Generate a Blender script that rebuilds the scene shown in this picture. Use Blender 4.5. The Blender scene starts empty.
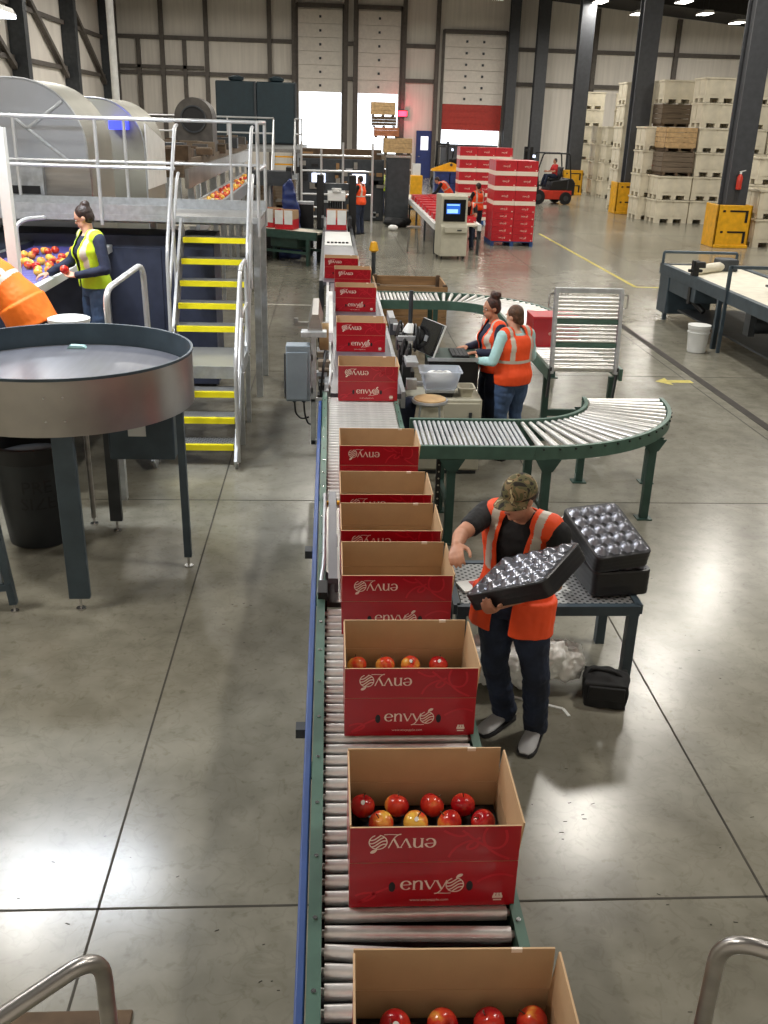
import bpy, math, random
import numpy as np
from mathutils import Vector as V, Matrix, noise
from math import pi, sin, cos, radians, sqrt, atan2
random.seed(7)
sc = bpy.context.scene
col = sc.collection
UP = V((0, 0, 1))

# ------------------------------------------------------------------ materials
def lin(c):
    return tuple((x / 255 / 12.92) if x / 255 <= .04045 else ((x / 255 + .055) / 1.055) ** 2.4 for x in c)

def mat(name, rgb, rough=.5, metal=0., var=.12, scale=6., bump=0., bscale=40., spec=.5, emit=0., coat=0., stretch=None, vcol=None):
    m = bpy.data.materials.new(name)
    m.use_nodes = True
    nt = m.node_tree
    b = nt.nodes['Principled BSDF']
    c = lin(rgb)
    b.inputs['Roughness'].default_value = rough
    b.inputs['Metallic'].default_value = metal
    b.inputs['Specular IOR Level'].default_value = spec
    b.inputs['Coat Weight'].default_value = coat
    tc = nt.nodes.new('ShaderNodeTexCoord')
    src = tc.outputs['Object']
    if stretch:
        mp = nt.nodes.new('ShaderNodeMapping')
        mp.inputs['Scale'].default_value = stretch
        nt.links.new(src, mp.inputs['Vector'])
        src = mp.outputs['Vector']
    if var > 0:
        n = nt.nodes.new('ShaderNodeTexNoise')
        n.inputs['Scale'].default_value = scale
        n.inputs['Detail'].default_value = 5
        nt.links.new(src, n.inputs['Vector'])
        r = nt.nodes.new('ShaderNodeValToRGB')
        d = lin(vcol) if vcol else tuple(x * (1 - var * 1.6) for x in c)
        u = c if vcol else tuple(min(1, x * (1 + var)) for x in c)
        r.color_ramp.elements[0].position = .32
        r.color_ramp.elements[1].position = .68
        r.color_ramp.elements[0].color = (*d, 1)
        r.color_ramp.elements[1].color = (*u, 1)
        nt.links.new(n.outputs['Fac'], r.inputs['Fac'])
        nt.links.new(r.outputs['Color'], b.inputs['Base Color'])
    else:
        b.inputs['Base Color'].default_value = (*c, 1)
    if bump > 0:
        n2 = nt.nodes.new('ShaderNodeTexNoise')
        n2.inputs['Scale'].default_value = bscale
        n2.inputs['Detail'].default_value = 3
        nt.links.new(src, n2.inputs['Vector'])
        bp = nt.nodes.new('ShaderNodeBump')
        bp.inputs['Strength'].default_value = bump
        bp.inputs['Distance'].default_value = .01
        nt.links.new(n2.outputs['Fac'], bp.inputs['Height'])
        nt.links.new(bp.outputs['Normal'], b.inputs['Normal'])
    if emit > 0:
        b.inputs['Emission Color'].default_value = (*c, 1)
        b.inputs['Emission Strength'].default_value = emit
    return m

M = {}
def dm(k, *a, **kw): M[k] = mat(k, *a, **kw)
dm('red', (170, 10, 27), .32, var=.10, scale=3, coat=.25)
dm('red_far', (190, 28, 40), .4, var=.10, scale=3)
dm('red_swirl', (194, 32, 46), .32, var=0)
dm('cream', (238, 222, 205), .5, var=0)
dm('kraft', (192, 160, 124), .8, var=.06, scale=5, bump=.05)
dm('kraft_dark', (150, 120, 90), .85, var=.08, scale=5)
dm('green', (74, 104, 92), .42, metal=.15, var=.10, scale=8)
dm('green_dark', (46, 74, 66), .45, metal=.1, var=.12, scale=8)
dm('blue_rail', (58, 86, 150), .4, var=.08)
dm('chrome', (205, 205, 205), .24, metal=1., var=.08, scale=30, stretch=(.15, 1, 1))
dm('roller', (226, 225, 222), .3, metal=.55, var=.06, scale=22)
dm('steel', (176, 172, 168), .3, metal=.92, var=.14, scale=5, stretch=(.3, .3, 3), bump=.02, bscale=60)
dm('steel_rim', (172, 168, 162), .33, metal=.9, var=.10, scale=2.5)
dm('sheet', (176, 180, 187), .38, metal=.75, var=.05, scale=2)
dm('sheet_olive', (160, 158, 146), .42, metal=.5, var=.06, scale=2)
dm('drum', (84, 80, 76), .5, metal=.4, var=.15)
dm('drain', (50, 45, 39), .8, var=.2)
dm('barrel', (34, 38, 42), .5, var=.12)
dm('galv', (190, 194, 198), .38, metal=.7, var=.10, scale=14)
dm('white_paint', (232, 232, 228), .45, var=.05)
dm('rail', (214, 216, 218), .32, metal=.55, var=.06)
dm('dark_steel', (62, 66, 70), .45, metal=.3, var=.14)
dm('slate', (64, 78, 88), .45, metal=.15, var=.12)
dm('navy_panel', (56, 62, 82), .5, var=.12)
dm('black', (18, 18, 20), .5, var=.1)
dm('black_gloss', (14, 14, 17), .22, var=.1)
dm('rubber', (24, 25, 27), .75, var=.15)
dm('yellow', (240, 226, 20), .5, var=.05)
dm('safety_yellow', (228, 168, 22), .5, var=.10)
dm('floor_yellow', (196, 182, 84), .6, var=.2, scale=12)
dm('floor_white', (196, 192, 182), .6, var=.2, scale=12)
dm('beige', (186, 182, 164), .5, var=.05)
dm('binw', (214, 206, 184), .6, var=.07, scale=3)
dm('wood', (150, 116, 78), .8, var=.2, scale=7, stretch=(.2, 3, 3))
dm('wood_grey', (112, 98, 82), .85, var=.2, scale=7, stretch=(.2, 3, 3))
dm('wood_dark', (92, 74, 56), .85, var=.2, scale=7)
dm('wood_light', (188, 156, 112), .8, var=.15, scale=7)
dm('teal', (22, 42, 50), .55, var=.1)
dm('ebox', (128, 140, 150), .45, var=.06)
dm('tray', (132, 134, 144), .22, metal=.45, var=.12, scale=20, spec=.6)
dm('tray_dark', (26, 26, 30), .4, var=.15, scale=20)
dm('belt_grey', (96, 98, 106), .35, var=.10, scale=4, stretch=(4, .4, 1))
dm('belt_white', (224, 218, 200), .55, var=.06)
dm('belt_purple', (86, 82, 150), .5, var=.12)
dm('bluewrap', (32, 52, 110), .45, var=.25, scale=5, bump=.4, bscale=8)
dm('plastic_white', (226, 228, 226), .5, var=.04)
dm('plastic_bag', (244, 245, 242), .4, var=.03, bump=.4, bscale=12)
dm('pallet_blue', (36, 72, 128), .6, var=.15)
dm('crate_rust', (176, 112, 78), .8, var=.15)
dm('orange_door', (182, 52, 40), .5, var=.08)
dm('fork_red', (196, 54, 36), .4, var=.08)
dm('blue_door', (40, 58, 120), .5, var=.08)
dm('sky_glass', (235, 240, 245), .2, var=0, emit=1.2)
dm('lamp_glow', (255, 250, 238), .5, var=0, emit=14)
dm('lamp_cold', (238, 244, 255), .5, var=0, emit=10)
dm('led_red', (255, 40, 60), .5, var=0, emit=7)
dm('led_blue', (60, 70, 255), .5, var=0, emit=1.6)
dm('led_white', (220, 230, 255), .5, var=0, emit=2.5)
dm('screen_blue', (36, 92, 190), .3, var=0, emit=.9)
dm('screen_pale', (150, 200, 245), .3, var=0, emit=1.0)
dm('skin', (186, 132, 104), .55, var=.06, scale=12)
dm('skin_light', (214, 164, 138), .55, var=.06, scale=12)
dm('lip', (150, 84, 76), .5, var=0)
dm('eye_white', (225, 220, 214), .3, var=0)
dm('iris', (40, 26, 20), .2, var=0)
dm('hair', (44, 28, 22), .45, var=.35, scale=30, bump=.8, bscale=60)
dm('hair_brown', (88, 58, 36), .45, var=.35, scale=30, bump=.8, bscale=60)
dm('hair_red', (64, 32, 22), .5, var=.4, scale=26, bump=1., bscale=50)
dm('vest', (255, 84, 30), .65, var=.06, scale=8, bump=.25, bscale=14)
dm('vest_lit', (255, 120, 20), .65, var=.06, scale=8, bump=.25, bscale=14)  # orange vest cloth made yellower: strong light put into its colour
dm('vest_lime', (205, 240, 40), .65, var=.06, scale=8, bump=.25, bscale=14)
dm('stripe', (206, 198, 184), .4, var=.06)
dm('shirt_black', (20, 20, 23), .8, var=.2, scale=10, bump=.35, bscale=16)
dm('shirt_navy', (34, 42, 66), .8, var=.15, scale=10, bump=.35, bscale=16)
dm('shirt_aqua', (176, 216, 216), .8, var=.08, scale=10, bump=.35, bscale=16)
dm('shirt_red', (196, 40, 40), .8, var=.1, scale=10)
dm('denim', (34, 44, 66), .8, var=.30, scale=7, bump=.45, bscale=15)
dm('denim_dark', (32, 42, 64), .8, var=.35, scale=6, bump=.5, bscale=13)
dm('denim_blue', (66, 88, 122), .8, var=.18, scale=7, bump=.45, bscale=15)
dm('shoe', (168, 168, 170), .6, var=.08)
dm('shoe_dark', (36, 36, 40), .6, var=.08)
dm('ground_out', (225, 222, 214), .9, var=.05)
dm('joint', (62, 58, 50), .8, var=.2)
dm('wall', (226, 220, 210), .7, var=.05, scale=1.2, stretch=(6, 1, .3))
dm('wall_steel', (92, 86, 80), .6, var=.12)
dm('door_panel', (232, 226, 216), .6, var=.04)
dm('column', (66, 68, 72), .5, var=.10)
dm('roof', (40, 37, 34), .8, var=.15)
dm('deck', (150, 150, 148), .4, metal=.6, var=.12, scale=20)
dm('clear', (214, 222, 234), .2, var=0)
M['clear'].node_tree.nodes['Principled BSDF'].inputs['Alpha'].default_value = .45

def m_floor():
    m = mat('floor_concrete', (150, 146, 132), .3, var=0, spec=.45)
    nt = m.node_tree; L = nt.links.new; N = nt.nodes.new
    b = nt.nodes['Principled BSDF']
    tc = nt.nodes['Texture Coordinate']
    def noi(sc_, det, lo, hi, c0, c1):
        n = N('ShaderNodeTexNoise'); n.inputs['Scale'].default_value = sc_; n.inputs['Detail'].default_value = det
        L(tc.outputs['Object'], n.inputs['Vector'])
        r = N('ShaderNodeValToRGB'); r.color_ramp.elements[0].position = lo; r.color_ramp.elements[1].position = hi
        r.color_ramp.elements[0].color = (*c0, 1); r.color_ramp.elements[1].color = (*c1, 1)
        L(n.outputs['Fac'], r.inputs['Fac']); return r
    a = noi(.55, 8, .3, .7, lin((121, 118, 106)), lin((150, 147, 134)))
    g = noi(5, 10, .35, .62, (.82, .815, .80), (1, 1, 1))
    s = noi(16, 3, .60, .70, (1, 1, 1), (.84, .83, .80))
    def mul(x, y):
        k = N('ShaderNodeMix'); k.data_type = 'RGBA'; k.blend_type = 'MULTIPLY'; k.inputs['Factor'].default_value = 1
        L(x, k.inputs['A']); L(y, k.inputs['B']); return k.outputs['Result']
    vein = N('ShaderNodeTexNoise'); vein.inputs['Scale'].default_value = 6; vein.inputs['Detail'].default_value = 9; vein.inputs['Distortion'].default_value = .8
    L(tc.outputs['Object'], vein.inputs['Vector'])
    vr = N('ShaderNodeValToRGB'); e = vr.color_ramp.elements
    e[0].position = .47; e[0].color = (1, 1, 1, 1); e[1].position = .53; e[1].color = (1, 1, 1, 1); k = e.new(.50); k.color = (.90, .895, .88, 1)
    L(vein.outputs['Fac'], vr.inputs['Fac'])
    c = mul(mul(mul(a.outputs['Color'], g.outputs['Color']), s.outputs['Color']), vr.outputs['Color'])
    L(c, b.inputs['Base Color'])
    b.inputs['Roughness'].default_value = .205
    n = N('ShaderNodeTexNoise'); n.inputs['Scale'].default_value = 3; n.inputs['Detail'].default_value = 4
    L(tc.outputs['Object'], n.inputs['Vector'])
    bp = N('ShaderNodeBump'); bp.inputs['Strength'].default_value = .05; bp.inputs['Distance'].default_value = .02
    L(n.outputs['Fac'], bp.inputs['Height']); L(bp.outputs['Normal'], b.inputs['Normal'])
    return m
M['floor'] = m_floor()

def m_apple(bias=0.):
    m = mat('apple_skin', (190, 30, 30), .22, var=0, spec=.6)
    nt = m.node_tree; L = nt.links.new; N = nt.nodes.new
    b = nt.nodes['Principled BSDF']; tc = nt.nodes['Texture Coordinate']
    oi = N('ShaderNodeObjectInfo')
    ad = N('ShaderNodeVectorMath'); ad.operation = 'ADD'
    sc_ = N('ShaderNodeVectorMath'); sc_.operation = 'SCALE'; sc_.inputs['Scale'].default_value = 9
    cm = N('ShaderNodeCombineXYZ')
    for i in range(3): L(oi.outputs['Random'], cm.inputs[i])
    L(cm.outputs[0], sc_.inputs[0]); L(tc.outputs['Object'], ad.inputs[0]); L(sc_.outputs[0], ad.inputs[1])
    n = N('ShaderNodeTexNoise'); n.inputs['Scale'].default_value = 14; n.inputs['Detail'].default_value = 6
    mp = N('ShaderNodeMapping'); mp.inputs['Scale'].default_value = (1, 1, .45)
    L(ad.outputs[0], mp.inputs['Vector']); L(mp.outputs[0], n.inputs['Vector'])
    r = N('ShaderNodeValToRGB')
    e = r.color_ramp.elements
    e[0].position = .36; e[0].color = (*lin((236, 188, 78)), 1)
    e[1].position = .66; e[1].color = (*lin((170, 20, 30)), 1)
    k = e.new(.50); k.color = (*lin((216, 66, 42)), 1)
    mth = N('ShaderNodeMath'); mth.operation = 'MULTIPLY_ADD'; mth.inputs[1].default_value = .26; mth.inputs[2].default_value = -.20 + bias
    L(oi.outputs['Random'], mth.inputs[0])
    a2 = N('ShaderNodeMath'); a2.operation = 'ADD'
    L(n.outputs['Fac'], a2.inputs[0]); L(mth.outputs[0], a2.inputs[1]); L(a2.outputs[0], r.inputs['Fac'])
    L(r.outputs['Color'], b.inputs['Base Color'])
    return m
M['apple'] = m_apple(); M['apple_red'] = m_apple(.13)

def m_camo():
    m = mat('camouflage_cloth', (120, 110, 80), .85, var=0)
    nt = m.node_tree; L = nt.links.new; N = nt.nodes.new
    b = nt.nodes['Principled BSDF']; tc = nt.nodes['Texture Coordinate']
    n = N('ShaderNodeTexNoise'); n.inputs['Scale'].default_value = 15; n.inputs['Detail'].default_value = 2; n.inputs['Distortion'].default_value = .6
    L(tc.outputs['Object'], n.inputs['Vector'])
    r = N('ShaderNodeValToRGB'); r.color_ramp.interpolation = 'CONSTANT'
    e = r.color_ramp.elements
    e[0].position = 0; e[0].color = (*lin((40, 34, 28)), 1)
    e[1].position = .42; e[1].color = (*lin((92, 88, 58)), 1)
    for p, c in ((.50, (128, 108, 76)), (.57, (72, 60, 42)), (.62, (186, 172, 132))):
        k = e.new(p); k.color = (*lin(c), 1)
    L(n.outputs['Fac'], r.inputs['Fac']); L(r.outputs['Color'], b.inputs['Base Color'])
    return m
M['camo'] = m_camo()

def m_grate():
    m = mat('perforated_sheet', (150, 152, 154), .35, metal=.6, var=0)
    nt = m.node_tree; L = nt.links.new; N = nt.nodes.new
    b = nt.nodes['Principled BSDF']; tc = nt.nodes['Texture Coordinate']
    v = N('ShaderNodeTexVoronoi'); v.inputs['Scale'].default_value = 28; v.inputs['Randomness'].default_value = 0
    mp = N('ShaderNodeMapping'); mp.inputs['Rotation'].default_value = (0, 0, radians(45))
    L(tc.outputs['Object'], mp.inputs['Vector']); L(mp.outputs[0], v.inputs['Vector'])
    r = N('ShaderNodeValToRGB'); r.color_ramp.elements[0].position = .30; r.color_ramp.elements[1].position = .36
    r.color_ramp.elements[0].color = (*lin((34, 35, 37)), 1); r.color_ramp.elements[1].color = (*lin((170, 172, 172)), 1)
    L(v.outputs['Distance'], r.inputs['Fac']); L(r.outputs['Color'], b.inputs['Base Color'])
    return m
M['grate'] = m_grate()

# ------------------------------------------------------------------ mesh builder
def frame_of(d):
    d = d.normalized()
    a = V((0, 0, 1)) if abs(d.z) < .95 else V((1, 0, 0))
    x = a.cross(d).normalized()
    return x, d.cross(x).normalized()

class MB:
    def __init__(s, T=None): s.v = []; s.f = []; s.m = []; s.T = T
    def add(s, vs, fs, mi=0):
        o = len(s.v)
        for p in vs: s.v.append((s.T @ V(p)) if s.T is not None else V(p))
        for f in fs: s.f.append(tuple(o + i for i in f)); s.m.append(mi)
        return s
    def box(s, x0, x1, y0, y1, z0, z1, mi=0):
        vs = [(x, y, z) for z in (z0, z1) for y in (y0, y1) for x in (x0, x1)]
        return s.add(vs, [(0, 2, 3, 1), (4, 5, 7, 6), (0, 1, 5, 4), (2, 6, 7, 3), (0, 4, 6, 2), (1, 3, 7, 5)], mi)
    def cbox(s, c, sz, mi=0):
        return s.box(c[0] - sz[0] / 2, c[0] + sz[0] / 2, c[1] - sz[1] / 2, c[1] + sz[1] / 2, c[2] - sz[2] / 2, c[2] + sz[2] / 2, mi)
    def bar(s, p0, p1, w, h, mi=0, upv=UP):
        p0, p1 = V(p0), V(p1); d = (p1 - p0).normalized()
        if abs(d.dot(upv)) > .98: upv = V((0, 1, 0))
        x = d.cross(upv).normalized() * (w / 2); z = x.cross(d).normalized() * (h / 2)
        vs = [p + a * x + b * z for p in (p0, p1) for b in (-1, 1) for a in (-1, 1)]
        return s.add(vs, [(0, 2, 3, 1), (4, 5, 7, 6), (0, 1, 5, 4), (2, 6, 7, 3), (0, 4, 6, 2), (1, 3, 7, 5)], mi)
    def rings(s, rs, mi=0, cap=True, close=False):
        n = len(rs[0]); vs = [p for r in rs for p in r]; fs = []
        k = len(rs)
        for i in range(k if close else k - 1):
            j = (i + 1) % k
            for a in range(n):
                b = (a + 1) % n
                fs.append((i * n + a, i * n + b, j * n + b, j * n + a))
        if cap and not close:
            fs.append(tuple(reversed(range(n)))); fs.append(tuple(range((k - 1) * n, k * n)))
        return s.add(vs, fs, mi)
    def cyl(s, p0, p1, r, r2=None, n=14, mi=0, cap=True):
        p0, p1 = V(p0), V(p1); x, y = frame_of(p1 - p0); r2 = r if r2 is None else r2
        return s.rings([[p + x * (q * cos(2 * pi * i / n)) + y * (q * sin(2 * pi * i / n)) for i in range(n)] for p, q in ((p0, r), (p1, r2))], mi, cap)
    def tube(s, pts, r, n=10, mi=0, close=False):
        pts = [V(p) for p in pts]; rs = []; x = None
        for i, p in enumerate(pts):
            a = pts[i - 1] if (i > 0 or close) else p; b = pts[(i + 1) % len(pts)] if (i < len(pts) - 1 or close) else p
            d = (b - a).normalized()
            if x is None: x, _ = frame_of(d)
            x = (x - d * x.dot(d)).normalized(); y = d.cross(x)
            q = r[i] if isinstance(r, (list, tuple)) else r
            rs.append([p + x * (q * cos(2 * pi * k / n)) + y * (q * sin(2 * pi * k / n)) for k in range(n)])
        return s.rings(rs, mi, True, close)
    def lathe(s, prof, c=(0, 0, 0), n=24, mi=0, cap=True):
        c = V(c)
        return s.rings([[c + V((r * cos(2 * pi * i / n), r * sin(2 * pi * i / n), z)) for i in range(n)] for r, z in prof], mi, cap)
    def ell(s, c, r, n=14, mi=0, ax=None):
        c = V(c); X, Y, Z = ax if ax else (V((1, 0, 0)), V((0, 1, 0)), UP); k = max(6, n // 2 + 1)
        rs = []
        for j in range(1, k):
            t = pi * j / k
            rs.append([c - Z * (r[2] * cos(t)) + X * (r[0] * sin(t) * cos(2 * pi * i / n)) + Y * (r[1] * sin(t) * sin(2 * pi * i / n)) for i in range(n)])
        return s.rings(rs, mi)
    def prism(s, poly, a, b, axis='y', mi=0):
        def P(p, t): return {'y': (p[0], t, p[1]), 'x': (t, p[0], p[1]), 'z': (p[0], p[1], t)}[axis]
        n = len(poly)
        vs = [P(p, a) for p in poly] + [P(p, b) for p in poly]
        fs = [tuple(range(n)), tuple(range(2 * n - 1, n - 1, -1))] + [(i, i + n, (i + 1) % n + n, (i + 1) % n) for i in range(n)]
        return s.add(vs, fs, mi)
    def mesh(s, name, ang=38):
        me = bpy.data.meshes.new(name)
        me.from_pydata([tuple(p) for p in s.v], [], s.f)
        me.polygons.foreach_set('material_index', s.m)
        me.polygons.foreach_set('use_smooth', [True] * len(s.f))
        me.update()
        import bmesh
        bm = bmesh.new(); bm.from_mesh(me)
        bmesh.ops.recalc_face_normals(bm, faces=bm.faces); bm.to_mesh(me); bm.free()
        me.set_sharp_from_angle(angle=radians(ang))
        return me

def fillet(pts, rad, k=5):
    pts = [V(p) for p in pts]; out = [pts[0]]
    for i in range(1, len(pts) - 1):
        p = pts[i]; a = pts[i - 1] - p; b = pts[i + 1] - p
        r = min(rad, a.length * .45, b.length * .45)
        p0 = p + a.normalized() * r; p2 = p + b.normalized() * r
        for t in range(k + 1):
            t /= k
            out.append(p0 * (1 - t) ** 2 + p * 2 * t * (1 - t) + p2 * t * t)
    out.append(pts[-1]); return out

def link(o):
    col.objects.link(o); return o

def obj(name, mb, mats, parent=None, bevel=0, loc=None, ang=38):
    me = mb if isinstance(mb, bpy.types.Mesh) else mb.mesh(name, ang)
    if not isinstance(mats, (list, tuple)): mats = [mats]
    if len(me.materials) == 0:
        for k in mats: me.materials.append(M[k] if isinstance(k, str) else k)
    o = link(bpy.data.objects.new(name, me))
    if parent is not None: o.parent = parent
    if loc is not None: o.location = loc
    if bevel:
        b = o.modifiers.new('Bevel', 'BEVEL'); b.width = bevel; b.segments = 2; b.limit_method = 'ANGLE'; b.angle_limit = radians(50)
    return o

def tag(o, label, cat, group=None, kind=None):
    o['label'] = label; o['category'] = cat
    if group: o['group'] = group
    if kind: o['kind'] = kind
    return o

def thing(name, label, cat, loc=(0, 0, 0), rz=0, group=None):
    o = link(bpy.data.objects.new(name, None)); o.location = loc; o.rotation_euler = (0, 0, rz); o.empty_display_size = .1
    return tag(o, label, cat, group)

def struct(name, mb, mats, parent=None, **k):
    o = obj(name, mb, mats, parent, **k)
    if parent is None: o['kind'] = 'structure'
    return o

KIDS = {}
def copy_tree(o, loc=None, rz=None, label=None, group=None, parent=None):
    c = link(o.copy())
    if parent is not None: c.parent = parent
    if loc is not None: c.location = loc
    if rz is not None: c.rotation_euler = (0, 0, rz)
    if label: c['label'] = label
    if group: c['group'] = group
    if o.name not in KIDS: KIDS[o.name] = list(o.children)
    for ch in KIDS[o.name]: copy_tree(ch, parent=c)
    return c

ORD = ['first', 'second', 'third', 'fourth', 'fifth', 'sixth', 'seventh', 'eighth', 'ninth', 'tenth', 'eleventh', 'twelfth', 'thirteenth', 'fourteenth', 'fifteenth', 'sixteenth', 'seventeenth', 'eighteenth', 'nineteenth', 'twentieth']
# ------------------------------------------------------------------ people
WS = bpy.data.scenes.new('work')      # bench scene for evaluating modifiers, removed at the end
def eval_mesh(o):
    WS.collection.objects.link(o)
    vl = WS.view_layers[0]; vl.update(); dg = vl.depsgraph; dg.update()
    return bpy.data.meshes.new_from_object(o.evaluated_get(dg))

def volume(mb, voxel, smooth=4):
    me = mb.mesh('tmp', 180)
    o = bpy.data.objects.new('tmp', me)
    r = o.modifiers.new('r', 'REMESH'); r.mode = 'VOXEL'; r.voxel_size = voxel; r.use_smooth_shade = True
    if smooth:
        k = o.modifiers.new('s', 'SMOOTH'); k.iterations = smooth; k.factor = .5
    out = eval_mesh(o)
    bpy.data.objects.remove(o); bpy.data.meshes.remove(me)
    out.materials.clear()
    return out

def displace(me, fn, floor=None):
    cs = [v.co.copy() for v in me.vertices]; ns = [v.normal.copy() for v in me.vertices]
    flat = []
    for c, n in zip(cs, ns):
        q = c + n * fn(c)
        if floor is not None: q.z = max(q.z, floor)
        flat += [q.x, q.y, q.z]
    me.vertices.foreach_set('co', flat); me.update()

def limb(mb, pts, rad, n=14):
    pts = [V(p) for p in pts]
    d0 = (pts[0] - pts[1]).normalized(); d1 = (pts[-1] - pts[-2]).normalized()
    P = []; R = []
    for t in (.98, .8, .45): P.append(pts[0] + d0 * rad[0] * t); R.append(rad[0] * sqrt(max(.02, 1 - t * t)))
    for i, p in enumerate(pts):
        P.append(p); R.append(rad[i])
    for t in (.45, .8, .98): P.append(pts[-1] + d1 * rad[-1] * t); R.append(rad[-1] * sqrt(max(.02, 1 - t * t)))
    mb.tube(P, R, n)

def muscle(a, b, ra, rb, bulge):
    a, b = V(a), V(b)
    return [a, a.lerp(b, .3), a.lerp(b, .65), b], [ra, ra * .55 + rb * .45 + bulge, ra * .25 + rb * .75 + bulge * .6, rb]

def hand(mb, wrist, d, n, side, curl=(.4, .5, .4), s=1., spread=.05, thumb=.5):
    d = V(d).normalized(); n = V(n); n = (n - d * n.dot(d)).normalized(); t = d.cross(n) * (1 if side == 'R' else -1)
    w = V(wrist)
    rs = []
    for u, hw, ht in ((-.02, .022, .02), (.005, .028, .019), (.03, .036, .017), (.06, .041, .015), (.085, .041, .012), (.093, .036, .008)):
        c = w + d * (u * s)
        rs.append([c + t * (hw * s * cos(2 * pi * i / 14)) + n * (ht * s * sin(2 * pi * i / 14)) for i in range(14)])
    mb.rings(rs)
    for i, (o, L) in enumerate(((.031, .074), (.0105, .084), (-.0105, .077), (-.031, .06))):
        p = w + (d * .083 + t * o) * s; a = 0; pts = [p - d * .02 * s, p]
        dd = (d + t * (spread * (1.5 - i) * .67)).normalized()
        for k, fr in enumerate((.45, .3, .25)):
            a += curl[k]
            p = p + (dd * cos(a) + n * sin(a)) * (L * fr * s); pts.append(p)
        limb(mb, pts, [x * s for x in (.0105, .0105, .0098, .0088, .0076)], 9)
    p = w + (d * .022 + t * .026) * s; q = p + (d * .55 + t * .75 + n * .3).normalized() * .04 * s
    q2 = q + (d * (.75 + thumb * .2) + t * (.45 - thumb * .5) + n * (.15 + thumb * .5)).normalized() * .034 * s
    q3 = q2 + (d * .9 + t * (.1 - thumb * .4) + n * (.1 + thumb * .5)).normalized() * .024 * s
    limb(mb, [p, q, q2, q3], [x * s for x in (.016, .0125, .0108, .0085)], 9)

TK = [(0, .13, .10, 0), (.08, .162, .118, -.005), (.18, .172, .125, -.008), (.36, .152, .108, .004), (.52, .160, .115, .006), (.70, .176, .122, .004), (.84, .160, .104, 0), (.92, .105, .08, 0), (1., .058, .058, 0)]
class Torso:
    def __init__(s, P, k=1., w=1.):
        s.P = P; s.k = k; s.w = w
        up = (P['neck'] - P['pelvis']).normalized()
        s.a = P['pelvis'] - UP * .10 * k; s.c = P['neck']; s.b = P.get('spine', (P['pelvis'] + P['neck']) / 2 + up * .02)
        s.r0 = (P['hpR'] - P['hpL']).normalized(); s.r1 = (P['shR'] - P['shL']).normalized()
        s.sm = [s.at(i / 60) for i in range(61)]
    def at(s, u):
        p = s.a * (1 - u) ** 2 + s.b * 2 * u * (1 - u) + s.c * u * u
        t = ((s.b - s.a) * (1 - u) + (s.c - s.b) * u).normalized()
        x = (s.r0.lerp(s.r1, u)); x = (x - t * x.dot(t)).normalized()
        f = t.cross(x)
        return p, x, f
    def rad(s, u):
        for (a, b) in zip(TK, TK[1:]):
            if u <= b[0]:
                t = (u - a[0]) / (b[0] - a[0]); t = t * t * (3 - 2 * t)
                return [(a[i] + (b[i] - a[i]) * t) * s.k * (s.w if i < 3 else 1) for i in (1, 2, 3)]
        return [TK[-1][1] * s.k, TK[-1][2] * s.k, 0]
    def loft(s, mb, off=0., u0=0., u1=1., n=26, steps=22):
        rs = []
        for i in range(steps + 1):
            u = u0 + (u1 - u0) * i / steps
            p, x, f = s.at(u); rx, ry, sh = s.rad(u)
            c = p + f * sh
            rs.append([c + x * ((rx + off) * cos(2 * pi * k / n)) + f * ((ry + off) * sin(2 * pi * k / n)) for k in range(n)])
        mb.rings(rs)
    def local(s, q):
        if not hasattr(s, 'np'): s.np = np.array([tuple(a[0]) for a in s.sm])
        i = int(((s.np - np.array(tuple(q))) ** 2).sum(1).argmin())
        p, x, f = s.sm[i]
        d = q - p
        return i / 60, d.dot(x), d.dot(f)

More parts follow.
